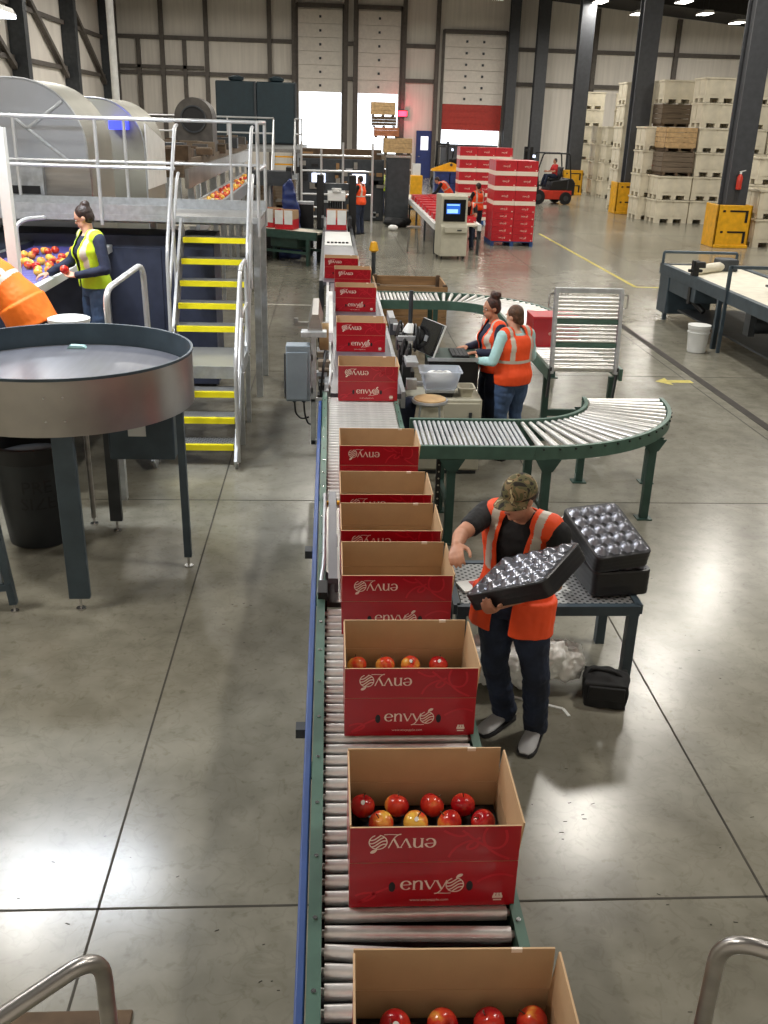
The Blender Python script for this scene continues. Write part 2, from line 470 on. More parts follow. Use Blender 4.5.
def person(root, P, S, vox=.006, k=1.):
    """P joints (local), S style."""
    w = S.get('wide', 1.)
    T = Torso(P, k, w)
    fz = P['face'].normalized(); hr = fz.cross(P.get('headup', UP)).normalized(); hu = hr.cross(fz)
    h = P['head']; hk = k * .97
    sk = S.get('skin', 'skin')
    mb = MB()
    T.loft(mb)
    if S.get('bust'):
        p, x, f = T.at(.66)
        for sgn in (-1, 1): mb.ell(p + x * sgn * .07 * k + f * .085 * k, (.062 * k, .055 * k, .065 * k), 14)
    limb(mb, [P['neck'] - (h - P['neck']).normalized() * .03 * k, h - hu * .06 * hk], [.058 * k, .052 * k])
    mb.ell(h + hu * .032 * hk - fz * .008 * hk, (.075 * hk, .094 * hk, .092 * hk), 22, 0, (hr, fz, hu))
    mb.ell(h + fz * .028 * hk - hu * .05 * hk, (.056 * hk, .062 * hk, .062 * hk), 18, 0, (hr, fz, hu))
    mb.ell(h + fz * .068 * hk - hu * .092 * hk, (.022 * hk, .018 * hk, .016 * hk), 12, 0, (hr, fz, hu))
    mb.ell(h + fz * .094 * hk - hu * .018 * hk, (.013 * hk, .018 * hk, .013 * hk), 12, 0, (hr, fz, hu))
    limb(mb, [h + fz * .078 * hk + hu * .02 * hk, h + fz * .097 * hk - hu * .014 * hk], [.009 * hk, .011 * hk], 8)
    mb.ell(h + fz * .083 * hk + hu * .03 * hk, (.045 * hk, .012 * hk, .010 * hk), 12, 0, (hr, fz, hu))
    mb.ell(h + fz * .084 * hk - hu * .055 * hk, (.024 * hk, .012 * hk, .012 * hk), 12, 0, (hr, fz, hu))
    for sg in (-1, 1): mb.ell(h + hr * sg * .074 * hk - fz * .01 * hk, (.012 * hk, .02 * hk, .032 * hk), 12, 0, (hr, fz, hu))
    for c in 'RL':
        limb(mb, [P['neck'].lerp(P['sh' + c], .3) - UP * .02 * k, P['sh' + c]], [.05 * k, .056 * k])
        limb(mb, *muscle(P['sh' + c], P['el' + c], .055 * k, .041 * k, .004 * k))
        limb(mb, *muscle(P['el' + c], P['wr' + c], .041 * k, .028 * k, .005 * k))
        hd = P.get('hand' + c)
        if hd: hand(mb, P['wr' + c], hd[0], hd[1], c, hd[2], k, thumb=hd[3] if len(hd) > 3 else .5)
        limb(mb, *muscle(P['hp' + c], P['kn' + c], .088 * k * w, .056 * k, .004 * k))
        limb(mb, *muscle(P['kn' + c], P['an' + c], .055 * k, .038 * k, .009 * k))
    obj('body', volume(mb, vox, 3), [sk], root)
    # --- face marks
    if S.get('face', True):
        for sg in (-1, 1):
            e = MB(); c = h + fz * .080 * hk + hr * sg * .031 * hk + hu * .008 * hk
            e.ell(c, (.014 * hk, .009 * hk, .008 * hk), 12, 0, (hr, fz, hu)); e.ell(c + fz * .005 * hk, (.006 * hk, .006 * hk, .006 * hk), 10, 1, (hr, fz, hu))
            obj('eye', e, ['eye_white', 'iris'], root)
            e = MB(); e.tube([h + fz * .088 * hk + hr * sg * .014 * hk + hu * .026 * hk, h + fz * .090 * hk + hr * sg * .032 * hk + hu * .032 * hk, h + fz * .080 * hk + hr * sg * .05 * hk + hu * .027 * hk], .0045 * hk, 6)
            obj('eyebrow', e, [S.get('hair', 'hair')], root)
        e = MB(); e.ell(h + fz * .092 * hk - hu * .055 * hk, (.022 * hk, .008 * hk, .008 * hk), 12, 0, (hr, fz, hu))
        obj('lips', e, ['lip'], root)
    # --- hair / cap
    hs = S.get('style')
    hm = S.get('hair', 'hair')
    if hs == 'cap':
        e = MB(); e.ell(h + hu * .02 * hk - fz * .02 * hk, (.083 * hk, .095 * hk, .07 * hk), 18, 0, (hr, fz, hu)); obj('hair', e, [hm], root)
        c = h + hu * .04 * hk - fz * .006 * hk; rs = []
        for j in range(9):
            t = j / 8 * pi / 2 * .985
            rs.append([c + hu * (.105 * hk * sin(t)) + hr * (.089 * hk * cos(t) * cos(2 * pi * i / 28)) + fz * (.108 * hk * cos(t) * sin(2 * pi * i / 28)) for i in range(28)])
        e = MB(); e.rings(rs)
        o = obj('cap', e, ['camo'], root)
        e = MB(); up = []; lo = []
        top = []; NR = 5
        for j in range(NR + 1):
            q = j / NR; row = []
            for i in range(15):
                a = radians(-78 + 156 * i / 14)
                rx = .089 + .002 * q; rf = .104 + .072 * q
                drop = -.012 - .020 * q - .030 * (sin(a) ** 2) * (.4 + .6 * q)
                row.append(c + hr * (rx * sin(a) * hk) + fz * (rf * cos(a) * hk) + hu * ((drop + .012) * hk))
            top.append(row)
        vs = [p for r in top for p in r] + [p - hu * .005 * hk for r in top for p in r]; n = 15; K = (NR + 1) * n; fs = []
        for j in range(NR):
            for i in range(n - 1):
                a = j * n + i; fs.append((a, a + 1, a + n + 1, a + n)); fs.append((K + a, K + a + n, K + a + n + 1, K + a + 1))
        for i in range(n - 1): fs.append((NR * n + i, NR * n + i + 1, K + NR * n + i + 1, K + NR * n + i))
        e.add(vs, fs); obj('visor', e, ['camo'], o)
        e = MB(); e.ell(c + hu * .106 * hk, (.009 * hk, .009 * hk, .006 * hk), 10); obj('button', e, ['camo'], o)
    elif hs:
        e = MB()
        e.ell(h + hu * .046 * hk - fz * .022 * hk, (.086 * hk, .094 * hk, .092 * hk), 22, 0, (hr, fz, hu))
        e.ell(h + hu * .0 * hk - fz * .045 * hk, (.078 * hk, .068 * hk, .075 * hk), 18, 0, (hr, fz, hu))
        if hs == 'bun':
            e.ell(h + hu * .115 * hk - fz * .07 * hk, (.052 * hk, .05 * hk, .05 * hk), 16, 0, (hr, fz, hu))
        if hs == 'topbun':
            for i in range(9):
                e.ell(h + hu * (.135 + .03 * random.random()) * hk - fz * (.035 + .05 * random.random()) * hk + hr * random.uniform(-.04, .04) * hk, (.042 * hk,) * 3, 12)
        if hs == 'low':
            e.ell(h - hu * .045 * hk - fz * .085 * hk, (.045 * hk, .035 * hk, .05 * hk), 14, 0, (hr, fz, hu))
        obj('hair', volume(e, max(.006, vox), 2), [hm], root)
    # --- trousers
    e = MB(); T.loft(e, .012 * k, 0, .34, steps=10)
    for c in 'RL':
        kn = P['kn' + c]; an = P['an' + c]; hp = P['hp' + c]
        lo = an.lerp(kn, .02) - UP * S.get('cuff', .03) * k
        limb(e, [hp, hp.lerp(kn, .35), hp.lerp(kn, .7), kn, kn.lerp(an, .4), kn.lerp(an, .8), lo], [r * k * S.get('baggy', 1.) for r in (.100 * w, .098 * w, .083, .073, .070, .066, .070)])
    me = volume(e, vox * 1.1, 3)
    if S.get('wrinkle', 1):
        displace(me, lambda c: .006 * k * (noise.noise(V((c.x * 9, c.y * 9, c.z * 22))) + .5 * noise.noise(c * 38)))
    obj('trousers', me, [S.get('pants', 'denim')], root)
    # --- shirt
    e = MB(); T.loft(e, .010 * k, .16, .97, steps=18)
    if S.get('bust'):
        p, x, f = T.at(.66)
        for sgn in (-1, 1): e.ell(p + x * sgn * .07 * k + f * .088 * k, (.07 * k, .062 * k, .074 * k), 14)
    sl = S.get('sleeve', 1.)
    for c in 'RL':
        limb(e, [P['neck'].lerp(P['sh' + c], .3) - UP * .02 * k, P['sh' + c]], [.058 * k, .068 * k])
        if sl <= 1:
            q = P['sh' + c].lerp(P['el' + c], sl); limb(e, [P['sh' + c], q], [.069 * k, .061 * k])
        else:
            limb(e, [P['sh' + c], P['sh' + c].lerp(P['el' + c], .5), P['el' + c]], [.068 * k, .06 * k, .054 * k])
            limb(e, [P['el' + c], P['el' + c].lerp(P['wr' + c], .5), P['wr' + c].lerp(P['el' + c], .06)], [.054 * k, .048 * k, .04 * k])
    me = volume(e, vox, 3)
    displace(me, lambda c: .005 * k * (noise.noise(V((c.x * 12, c.y * 12, c.z * 16))) + .5 * noise.noise(c * 40)))
    obj('shirt', me, [S.get('shirt', 'shirt_black')], root)
    # --- vest
    if S.get('vest'):
        e = MB(); off = .030 * k
        hem = S.get('hem', .1)
        T.loft(e, off, max(0, hem - .02), .95, steps=22)
        if S.get('bust'):
            p, x, f = T.at(.66)
            for sgn in (-1, 1): e.ell(p + x * sgn * .07 * k + f * .095 * k, (.085 * k, .075 * k, .085 * k), 14)
        for c in 'RL':
            limb(e, [P['neck'].lerp(P['sh' + c], .3) - UP * .015 * k, P['neck'].lerp(P['sh' + c], .74)], [.074 * k, .080 * k])
        drop = S.get('drop', 0) * k
        ax = (T.sm[4][0] - T.sm[0][0]).normalized()
        if drop:
            p, x, f = T.at(.12); rx, ry, sh = T.rad(.16)
            e.rings([[p + f * sh - ax * t + x * ((rx + off + .03 * k + .02 * t) * cos(2 * pi * i / 26)) + f * ((ry + off + .015 * k + .02 * t) * sin(2 * pi * i / 26)) for i in range(26)] for t in (-.05 * k, 0, drop * .5 + .05 * k, drop + .13 * k)])
        cut0 = T.at(0)[0] - ax * (drop - .01)
        me = volume(e, vox, 4)
        import bmesh
        bm = bmesh.new(); bm.from_mesh(me); dele = []
        op = S.get('open', (.02, .075))
        for f in bm.faces:
            q = f.calc_center_median(); u, x, y = T.local(q)
            x /= k; y /= k
            g = op[0] + (op[1] - op[0]) * max(0, min(1, (u - hem) / (.9 - hem)))
            if (u <= hem + .001 and not drop) or (drop and (q - cut0).dot(ax) < 0) or (y > 0.0 and abs(x) < g and u < .98) or (u > .93 and abs(x) < .075): dele.append(f); continue
            side = abs(x) > .15 and u > .62
            f.material_index = 0
            if .075 + .35 * op[1] < abs(x) < .125 + .35 * op[1] and u > .42 and not side: f.material_index = 1
            if S.get('bands', True) and (.40 < u < .465): f.material_index = 1
        bmesh.ops.delete(bm, geom=dele, context='FACES')
        bv = [v for v in bm.verts if v.is_boundary]
        for _ in range(8):
            new = {}
            for v in bv:
                nb = [e.other_vert(v).co for e in v.link_edges if e.is_boundary]
                if len(nb) == 2: new[v] = v.co * .4 + (nb[0] + nb[1]) * .3
            for v, q in new.items(): v.co = q
        bm.to_mesh(me); bm.free()
        displace(me, lambda c: .005 * k * (noise.noise(V((c.x * 8, c.y * 8, c.z * 9))) + .4 * noise.noise(c * 30)))
        o = obj('vest', me, [S['vest'], 'stripe'], root)
        sd = o.modifiers.new('Solidify', 'SOLIDIFY'); sd.thickness = .005 * k; sd.offset = 1
    # --- shoes
    for c in 'RL':
        an = P['an' + c]; d = V(P['toe' + c]); d.z = 0; d.normalize(); r = d.cross(UP)
        e = MB(); z0 = an.z - .085 * k; rs = []; so = []
        for t, hw, ht in ((-.075, .026, .05), (-.06, .036, .085), (-.02, .039, .105), (.04, .041, .095), (.09, .046, .07), (.14, .048, .055), (.18, .042, .044), (.205, .024, .03)):
            ct = V((an.x, an.y, z0)) + d * t * k * S.get('foot', 1.)
            hw *= S.get('foot', 1.); rs.append([ct + r * (hw * k * cos(2 * pi * i / 16)) + UP * (.018 * k + max(0, .5 + .5 * sin(2 * pi * i / 16)) * (ht - .018) * k) for i in range(16)])
            so.append([ct + r * ((hw + .004) * k * a) + UP * (b * k) for a, b in ((-1, .0), (1, .0), (1, .022), (-1, .022))])
        e.rings(rs); o = obj('shoe', e, [S.get('shoe', 'shoe_dark')], root, ang=60)
        e = MB(); e.rings(so); obj('sole', e, ['shoe_dark' if S.get('shoe') == 'shoe' else 'black'], o)

def stand(s=1., **ov):
    """joints of a person standing and facing +Y"""
    P = dict(pelvis=(0, 0, .93), neck=(0, .0, 1.45), head=(0, .03, 1.60), face=(0, 1, 0), shR=(.19, 0, 1.40), shL=(-.19, 0, 1.40), elR=(.25, -.02, 1.13), elL=(-.25, -.02, 1.13), wrR=(.25, .12, .90), wrL=(-.25, .12, .90),
             hpR=(.09, 0, .90), hpL=(-.09, 0, .90), knR=(.11, .03, .49), knL=(-.11, .03, .49), anR=(.12, -.01, .085), anL=(-.12, -.01, .085), toeR=(.15, 1, 0), toeL=(-.15, 1, 0))
    P.update(ov)
    out = {}
    for a, b in P.items():
        if a.startswith('hand'): out[a] = b
        elif a in ('face', 'toeR', 'toeL', 'headup'): out[a] = V(b)
        else: out[a] = V(b) * s
    for c, sg in (('R', 1), ('L', -1)):
        if 'hand' + c not in out:
            d = (out['wr' + c] - out['el' + c]).normalized(); out['hand' + c] = (d, V((-sg, 0, 0)), (.3, .4, .3))
    return out
# ------------------------------------------------------------------ camera
H = 3.3
pitch = math.atan(388 / 950); yaw = radians(3.66); roll = .03
fw = V((sin(yaw) * cos(pitch), cos(yaw) * cos(pitch), -sin(pitch)))
rt = V((cos(yaw), -sin(yaw), 0)); cu = rt.cross(fw)
R_ = rt * cos(roll) + cu * sin(roll); U_ = cu * cos(roll) - rt * sin(roll)
cam = bpy.data.cameras.new('camera'); co = link(bpy.data.objects.new('camera', cam))
cam.sensor_fit = 'VERTICAL'; cam.sensor_height = 36; cam.lens = 36 * 950 / 1024; cam.clip_start = .05; cam.clip_end = 400
mw = Matrix.Identity(4)
for i in range(3):
    mw[i][0] = R_[i]; mw[i][1] = U_[i]; mw[i][2] = -fw[i]; mw[i][3] = (0, 0, H)[i]
co.matrix_world = mw
sc.camera = co

# ------------------------------------------------------------------ world, view
w = bpy.data.worlds.new('daylight'); sc.world = w; w.use_nodes = True
bg = w.node_tree.nodes['Background']; bg.inputs['Color'].default_value = (.86, .93, 1, 1); bg.inputs['Strength'].default_value = 4
sc.view_settings.view_transform = 'Standard'; sc.view_settings.look = 'None'; sc.view_settings.gamma = 1; sc.view_settings.exposure = 0
sc.view_settings.use_curve_mapping = False

# ------------------------------------------------------------------ hall
XL, XR, YF = -14.3, 35., 68.
struct('floor', MB().box(XL - .3, XR + .3, -1.5, YF + .3, -.3, 0), 'floor')
struct('ground_outside', MB().box(-40, 60, YF + .3, 160, -.35, -.05), 'ground_out')
jm = MB()
for x in [-1.02 + 3.08 * i for i in range(-4, 12)]: jm.box(x - .006, x + .006, -1.4, YF, 0, .0015)
for y in [3.335 + 5.0 * i for i in range(0, 13)]: jm.box(XL, XR, y - .006, y + .006, 0, .0015)
j = struct('floor_joints', jm, 'joint')
struct('floor_drain', MB().box(5.29, 5.41, 6, 17.6, .0, .004), 'drain')
def wall_z(x): return 12.05 - .083 * abs(x)
def band(mb, x0, x1, z0, z1=None, y=YF):
    xs = [x0] + ([0] if x0 < 0 < x1 else []) + [x1]
    if z1 is not None: mb.box(x0, x1, y, y + .25, z0, z1); return
    mb.prism([(x0, z0), (x1, z0)] + [(x, wall_z(x)) for x in reversed(xs)], y, y + .25)
doors = [(-2.03, .72, 5.1), (1.82, 4.45, 5.1), (7.42, 11.3, 4.62)]
mb = MB(); x = XL
for a, b, z in doors:
    band(mb, x, a, 0); band(mb, a, b, z + .02); x = b
band(mb, x, XR, 0)
struct('wall_far', mb, 'wall')
struct('wall_left', MB().prism([(-1.5, 0), (YF, 0), (YF, wall_z(XL)), (-1.5, wall_z(XL))], XL - .25, XL, 'x'), 'wall')
struct('wall_right', MB().prism([(-1.5, 0), (YF, 0), (YF, wall_z(XR)), (-1.5, wall_z(XR))], XR, XR + .25, 'x'), 'wall')
struct('wall_back', MB().prism([(XL, 0), (XR, 0), (XR, wall_z(XR)), (0, wall_z(0)), (XL, wall_z(XL))], -1.75, -1.5), 'wall')
struct('ceiling', MB().prism([(XL - .3, wall_z(XL)), (0, wall_z(0)), (XR + .3, wall_z(XR)), (XR + .3, wall_z(XR) + .2), (0, wall_z(0) + .2), (XL - .3, wall_z(XL) + .2)], -1.7, YF + .2), 'roof')
# girts and wall posts on the far wall
for x in (-13.6, -10.7, -7.9, -3.9, -2.35, 1.0, 1.6, 4.75, 6.9, 11.9, 17.2, 22.6, 28, 33):
    struct('wall_column', MB().box(x - .13, x + .13, YF - .32, YF - .01, 0, wall_z(x) - .1), 'wall_steel')
k = 0
for z in (5.95, 8.0):
    xs = [XL, -2.5, 1.0, 4.7, 7.0, 11.7, XR]
    for a, b in ((XL, -2.4), (1.05, 1.55), (4.8, 6.85), (11.95, XR)):
        k += 1
        struct('trim_%d' % k, MB().box(a, b, YF - .22, YF - .02, z - .12, z + .12), 'wall_steel')
for z in (3.4, 6.3):
    k += 1
    struct('trim_%d' % k, MB().box(-13.4, -8.1, YF - .3, YF - .05, z - .1, z + .1), 'wall_steel')
for x in (-12.2, -9.3):
    struct('wall_column', MB().box(x - .12, x + .12, YF - .3, YF - .02, 0, 7.9), 'wall_steel')
# left wall columns and braces
for y in (30., 39., 48.2, 57.5, 66.8):
    struct('column', MB().box(XL + .02, XL + .75, y - .3, y + .3, 0, wall_z(XL) - .1), 'dark_steel')
for y in (39., 48.2, 57.5):
    k += 1
    struct('trim_%d' % k, MB().bar((XL + .2, y + .4, 9.4), (XL + .2, y + 8.8, 5.2), .22, .22), 'wall_steel')
for z in (3.4, 5.6, 7.8):
    k += 1
    struct('trim_%d' % k, MB().box(XL + .02, XL + .2, 20, YF, z - .1, z + .1), 'wall_steel')
# ceiling beams
for y in (12, 21.3, 30.5, 39.6, 48.8, 58):
    struct('ceiling_beam', MB().prism([(XL, wall_z(XL) - .75), (0, wall_z(0) - .75), (XR, wall_z(XR) - .75), (XR, wall_z(XR) - .02), (0, wall_z(0) - .02), (XL, wall_z(XL) - .02)], y - .15, y + .15), 'roof')
# dock doors: raised panels
def dock(n, a, b, z, top, red=None):
    d = link(bpy.data.objects.new('door_%d' % n, None)); d.location = ((a + b) / 2, YF - .05, 0); d['kind'] = 'structure'
    wd = (b - a) / 2 + .12
    m = MB(); hh = (top - z) / 6
    for i in range(6): m.box(-wd, wd, -.10, .03, z + i * hh + .01, z + (i + 1) * hh - .01)
    obj('door_panel', m, 'door_panel', d)
    m = MB(); nn = 6
    for i in range(nn):
        for sx in ((0,) if not red else (-.55, .55)): m.cbox((sx, -.13, z + (i + .5) * hh), (.14, .05, .14))
    obj('hardware', m, 'dark_steel', d)
    m = MB()
    for sx in (-1, 1): m.box(sx * wd - .08, sx * wd + .08, -.16, .03, 0, top + .3)
    m.box(-wd, wd, -.16, .03, top + .1, top + .35); obj('track', m, 'wall_steel', d)
    if red:
        m = MB()
        for i in range(4): m.box(-wd + .1, wd - .1, -.05, .04 - .02 * (i % 2), red + i * (z - red) / 4, red + (i + 1) * (z - red) / 4 + .01)
        obj('red_panel', m, 'orange_door', d)['label'] = 'red lowered lower section'
dock(1, -2.03, .72, 5.1, 9.9); dock(2, 1.82, 4.45, 5.1, 9.9); dock(3, 7.42, 11.3, 4.62, 8.7, red=3.05)
struct('wall_dock', MB().box(7.0, 11.8, YF + 1.2, YF + 1.5, 0, 2.15), 'column')
d = link(bpy.data.objects.new('door_4', None)); d.location = (6.3, YF - .12, 0); d['kind'] = 'structure'
obj('door_leaf', MB().box(-.55, .55, -.05, .05, 0, 2.95), 'blue_door', d); obj('door_window', MB().box(-.25, .25, -.07, .07, 1.75, 2.6), 'sky_glass', d)
obj('door_handle', MB().tube([(-.42, -.05, 1.35), (-.42, -.13, 1.35), (-.28, -.13, 1.35)], .02), 'chrome', d)

# free-standing columns of the right aisle, their yellow guards
for (cx, y, hw) in ((12.6, 30.65, .32), (12.95, 42.6, .38), (13.2, 54.3, .36), (13.45, 66.6, .36), (11.72, 67.2, .30)):
    m = MB(); m.box(-hw, hw, -.32, -.26, 0, wall_z(cx) - .08); m.box(-hw, hw, .26, .32, 0, wall_z(cx) - .08); m.box(-hw * .7, hw * .7, -.27, .27, 0, wall_z(cx) - .08)
    struct('column', m, 'column', loc=(cx, y, 0))
gl = ['yellow steel guard with two black hooked slots around the nearest grey column', 'yellow guard at the foot of the second grey column, left of the bins', 'yellow guard at the third grey column beside the red forklift']
for i, (cx, y) in enumerate(((12.5, 30.15), (12.75, 42.1), (13.1, 53.8))):
    g = thing('column_guard', gl[i], 'column guard', (cx, y, 0), 0, 'yellow column guards')
    wd = .55; m = MB(); m.box(-wd, wd, -.12, -.05, 0, 1.28); m.box(-wd, -wd + .06, -.12, .9, 0, 1.28); m.box(wd - .06, wd, -.12, .9, 0, 1.28)
    m.box(-wd, wd, -.16, -.12, 0, .10)
    obj('shield', m, 'safety_yellow', g, bevel=.015)
    for z in (.80, .18):
        m = MB(); m.box(-.16, .42, -.135, -.115, z + .28, z + .33); m.box(.34, .42, -.135, -.115, z - .03, z + .29)
        obj('slot', m, 'black', g); obj('slot_hole', MB().cbox((-.34, -.125, z + .3), (.08, .02, .06)), 'black', g)
fe = thing('fire_extinguisher', 'red fire extinguisher hung on the front of the nearest grey column', 'fire extinguisher', (12.55, 30.2, 1.72))
obj('cylinder', MB().lathe([(.02, .0), (.085, .02), (.085, .36), (.05, .44), (.03, .46)]), 'fork_red', fe)
m = MB(); m.box(-.03, .03, -.03, .03, .46, .54); m.bar((0, 0, .53), (.14, -.02, .57), .03, .02); obj('valve', m, 'white_paint', fe)
obj('hose', MB().tube(fillet([(0, 0, .5), (-.13, -.05, .48), (-.13, -.06, .1)], .06), .014, 8), 'black', fe)
obj('bracket', MB().box(-.06, .06, .05, .16, .05, .4), 'dark_steel', fe)

# ------------------------------------------------------------------ lamps
def area(x, y, z, sx, sy, e, colr=(1, .95, .87), rot=None, name='lamp_light', parent=None):
    l = bpy.data.lights.new(name, 'AREA'); l.shape = 'RECTANGLE'; l.size = sx; l.size_y = sy; l.energy = e; l.color = colr
    o = link(bpy.data.objects.new(name, l)); o.location = (x, y, z)
    if parent: o.parent = parent
    return o
LE = 190
lamps = [(-5.3, 12.9), (5.2, 15.5), (8.3, 20.5), (-4.0, 19.5), (-5, 5), (5, 5.5), (14, 8), (11.7, 25.6), (-10, 9), (-10, 31),
         (0, 28), (8.5, 33), (17, 31), (-8, 36), (1, 40), (24, 24), (9, 45), (22, 40), (-8, 50), (1, 54), (13.58, 53.55), (16.94, 58.14), (17.48, 52.3), (20.28, 56.97), (23.61, 60.79), (9, 57), (27, 46), (-8, 58)]
lab = {20: 'first lit high bay lamp from the left at the top edge, above the second column', 21: 'lit high bay lamp between the second and third columns, high under the roof', 22: 'lit high bay lamp nearest the top edge right of the third column',
       23: 'middle lit high bay lamp between the third and the nearest column', 24: 'lit high bay lamp lowest in the row, next to the nearest column'}
hb = None
for i, (x, y) in enumerate(lamps):
    z = 9.3 if i in lab else 9.7
    if hb is None:
        hb = thing('high_bay_lamp', '', 'ceiling lamp', (x, y, z))
        obj('housing', MB().prism([(-.32, 0), (.32, 0), (.22, .14), (-.22, .14)], -.62, .62), 'white_paint', hb)
        obj('tube_panel', MB().box(-.27, .27, -.58, .58, -.02, .0), 'lamp_glow', hb)
        m = MB()
        for s in (-.4, .4): m.cyl((0, s, .12), (0, s, 1.6), .008, n=6)
        obj('hanger', m, 'dark_steel', hb); o = hb
    else: o = copy_tree(hb, (x, y, z))
    o['label'] = lab.get(i, 'lit high bay lamp hanging in a row under the dark roof'); o['group'] = 'high bay lamps under the roof'
    area(0, 0, -.05, .55, 1.15, LE * (.55 if i in lab else 1.45 if y > 34 else 1.), parent=o)
t = thing('batten_lamp', 'bright white strip lamp at the top left corner above the metal hoods', 'ceiling lamp', (-4.75, 15, 4.62), 0)
obj('housing', MB().prism([(-.16, 0), (.16, 0), (.1, .09), (-.1, .09)], -.9, .9), 'white_paint', t); obj('tube_panel', MB().box(-.15, .15, -.88, .88, -.05, 0), 'lamp_cold', t)
obj('hanger', MB().cyl((0, -.6, .08), (0, -.6, 6.6), .008, n=6).cyl((0, .6, .08), (0, .6, 6.6), .008, n=6), 'dark_steel', t)
area(0, 0, -.07, .3, 1.7, 95, (.86, .92, 1), parent=t)
t2 = copy_tree(t, (-2.85, 8.7, 4.9), radians(90), 'white strip lamp above the apple sorting belt')
for c in t2.children:
    if c.type == 'LIGHT': c.data = c.data.copy(); c.data.energy = 190

# floor markings
def mark(name, pts, w_, label, cat='floor marking', m='floor_yellow', z=.004):
    mb = MB()
    for a, b in zip(pts, pts[1:]): mb.bar((*a, z / 2 + .0005), (*b, z / 2 + .0005), w_, z)
    return tag(obj(name, mb, m), label, cat)
mark('floor_line', [(7.1, 33), (7.0, 21.75), (9.3, 21.6)], .09, 'yellow painted line turning a corner on the floor right of the pallet loads')
mark('floor_line', [(-1.3, 18.66), (0.2, 18.62)], .07, 'white painted line on the floor left of the box conveyor', m='floor_white')
mb = MB(); mb.add([(4.66, 13.05, .003), (4.86, 13.25, .003), (4.86, 13.12, .003), (5.2, 13.14, .003), (5.2, 12.98, .003), (4.86, 12.98, .003), (4.86, 12.84, .003)], [(6, 5, 4, 3, 2, 1, 0)])
tag(obj('floor_arrow', mb, 'floor_yellow'), 'worn yellow arrow sticker on the floor left of the white bucket', 'floor marking')
sr = random.Random(17); sm = MB()
def scuff(x, y, a, l, w_): sm.bar((x, y, .0012), (x + l * cos(a), y + l * sin(a), .0012), w_, .0016)
for i in range(60):
    cx, cy = sr.choice(((2.2, 5.5), (2.6, 6.6), (1.3, 4.0), (1.5, 3.9), (-.5, 3.0), (-1.4, 3.6), (1.8, 3.0), (2.9, 7.4), (-.6, 6.))); x = cx + sr.gauss(0, .28); y = cy + sr.gauss(0, .28)
    scuff(x, y, sr.uniform(-.6, .6), sr.uniform(.006, .022), sr.uniform(.002, .0045))
scu = tag(obj('floor_scuffs', sm, 'joint'), 'small dark scuff marks scattered over the concrete floor', 'scuff marks', kind='stuff')
mark('floor_bracket', [(1.13, 5.03), (1.30, 4.95), (1.45, 4.88), (1.47, 4.80)], .02, 'white tape strip with a bent end on the floor behind the worker in the cap', m='plastic_white', z=.006)
# ------------------------------------------------------------------ lettering for the cartons
def ribbon(mb, pts, w, y, mi, sub=0):
    """strip of varying width in the x-z plane at depth y"""
    pts = [V((p[0], 0, p[1])) for p in pts]; n = len(pts); L = []; Rr = []
    for i, p in enumerate(pts):
        d = (pts[min(i + 1, n - 1)] - pts[max(i - 1, 0)]).normalized()
        nn = V((-d.z, 0, d.x)); ww = w(i / (n - 1), d) if callable(w) else w
        L.append(p + nn * ww / 2); Rr.append(p - nn * ww / 2)
    vs = [V((p.x, y, p.z)) for p in L] + [V((p.x, y, p.z)) for p in Rr]
    mb.add(vs, [(i, i + 1, n + i + 1, n + i) for i in range(n - 1)], mi)

def bez(*p, n=12):
    out = []
    for i in range(n + 1):
        t = i / n; q = [V((a, b, 0)) for a, b in p]
        while len(q) > 1: q = [a.lerp(b, t) for a, b in zip(q, q[1:])]
        out.append((q[0].x, q[0].y))
    return out
def pen(t, d):  # broad nib: strong down strokes, thin cross strokes
    return .075 + .13 * abs(d.z) ** 1.5
def word(mb, T, y, mi):
    def S(pts, w=pen, k=None):
        sc_ = T[2]
        q = [(T[0] + T[3] * a * sc_, T[1] + T[3] * b * sc_) for a, b in pts]
        ribbon(mb, q, (lambda t, d: w(t, d) * sc_) if callable(w) else w * sc_, y, mi)
    arc = lambda cx, cy, rx, ry, a0, a1, n=20: [(cx + rx * cos(radians(a0 + (a1 - a0) * i / n)), cy + ry * sin(radians(a0 + (a1 - a0) * i / n))) for i in range(n + 1)]
    # e
    S([(.10, .52), (.82, .56)], .07); S(arc(.47, .5, .40, .47, 8, 325))
    # n
    S([(1.16, 0), (1.16, .96)], .18); S([(1.04, .93), (1.18, .97)], .07); S([(1.03, .02), (1.32, .02)], .06)
    S(bez((1.16, .66), (1.35, 1.05), (1.80, 1.12), (1.80, .60)) + [(1.80, 0)]); S([(1.67, .02), (1.94, .02)], .06)
    # v
    S([(2.12, .97), (2.52, .02)], .17); S([(2.52, .02), (2.94, .97)], .09); S([(2.00, .96), (2.26, .96)], .06); S([(2.82, .96), (3.04, .96)], .06)
    # y with the long looping tail
    S([(3.10, .97), (3.52, .05)], .17); S([(3.00, .96), (3.24, .96)], .06)
    S([(3.96, 1.0), (3.6, .12)] + bez((3.6, .12), (3.25, -.60), (2.75, -.62), (2.74, -.42), (2.9, -.22), (3.5, -.55), (4.35, -.42)), lambda t, d: .10 if t < .4 else .075)
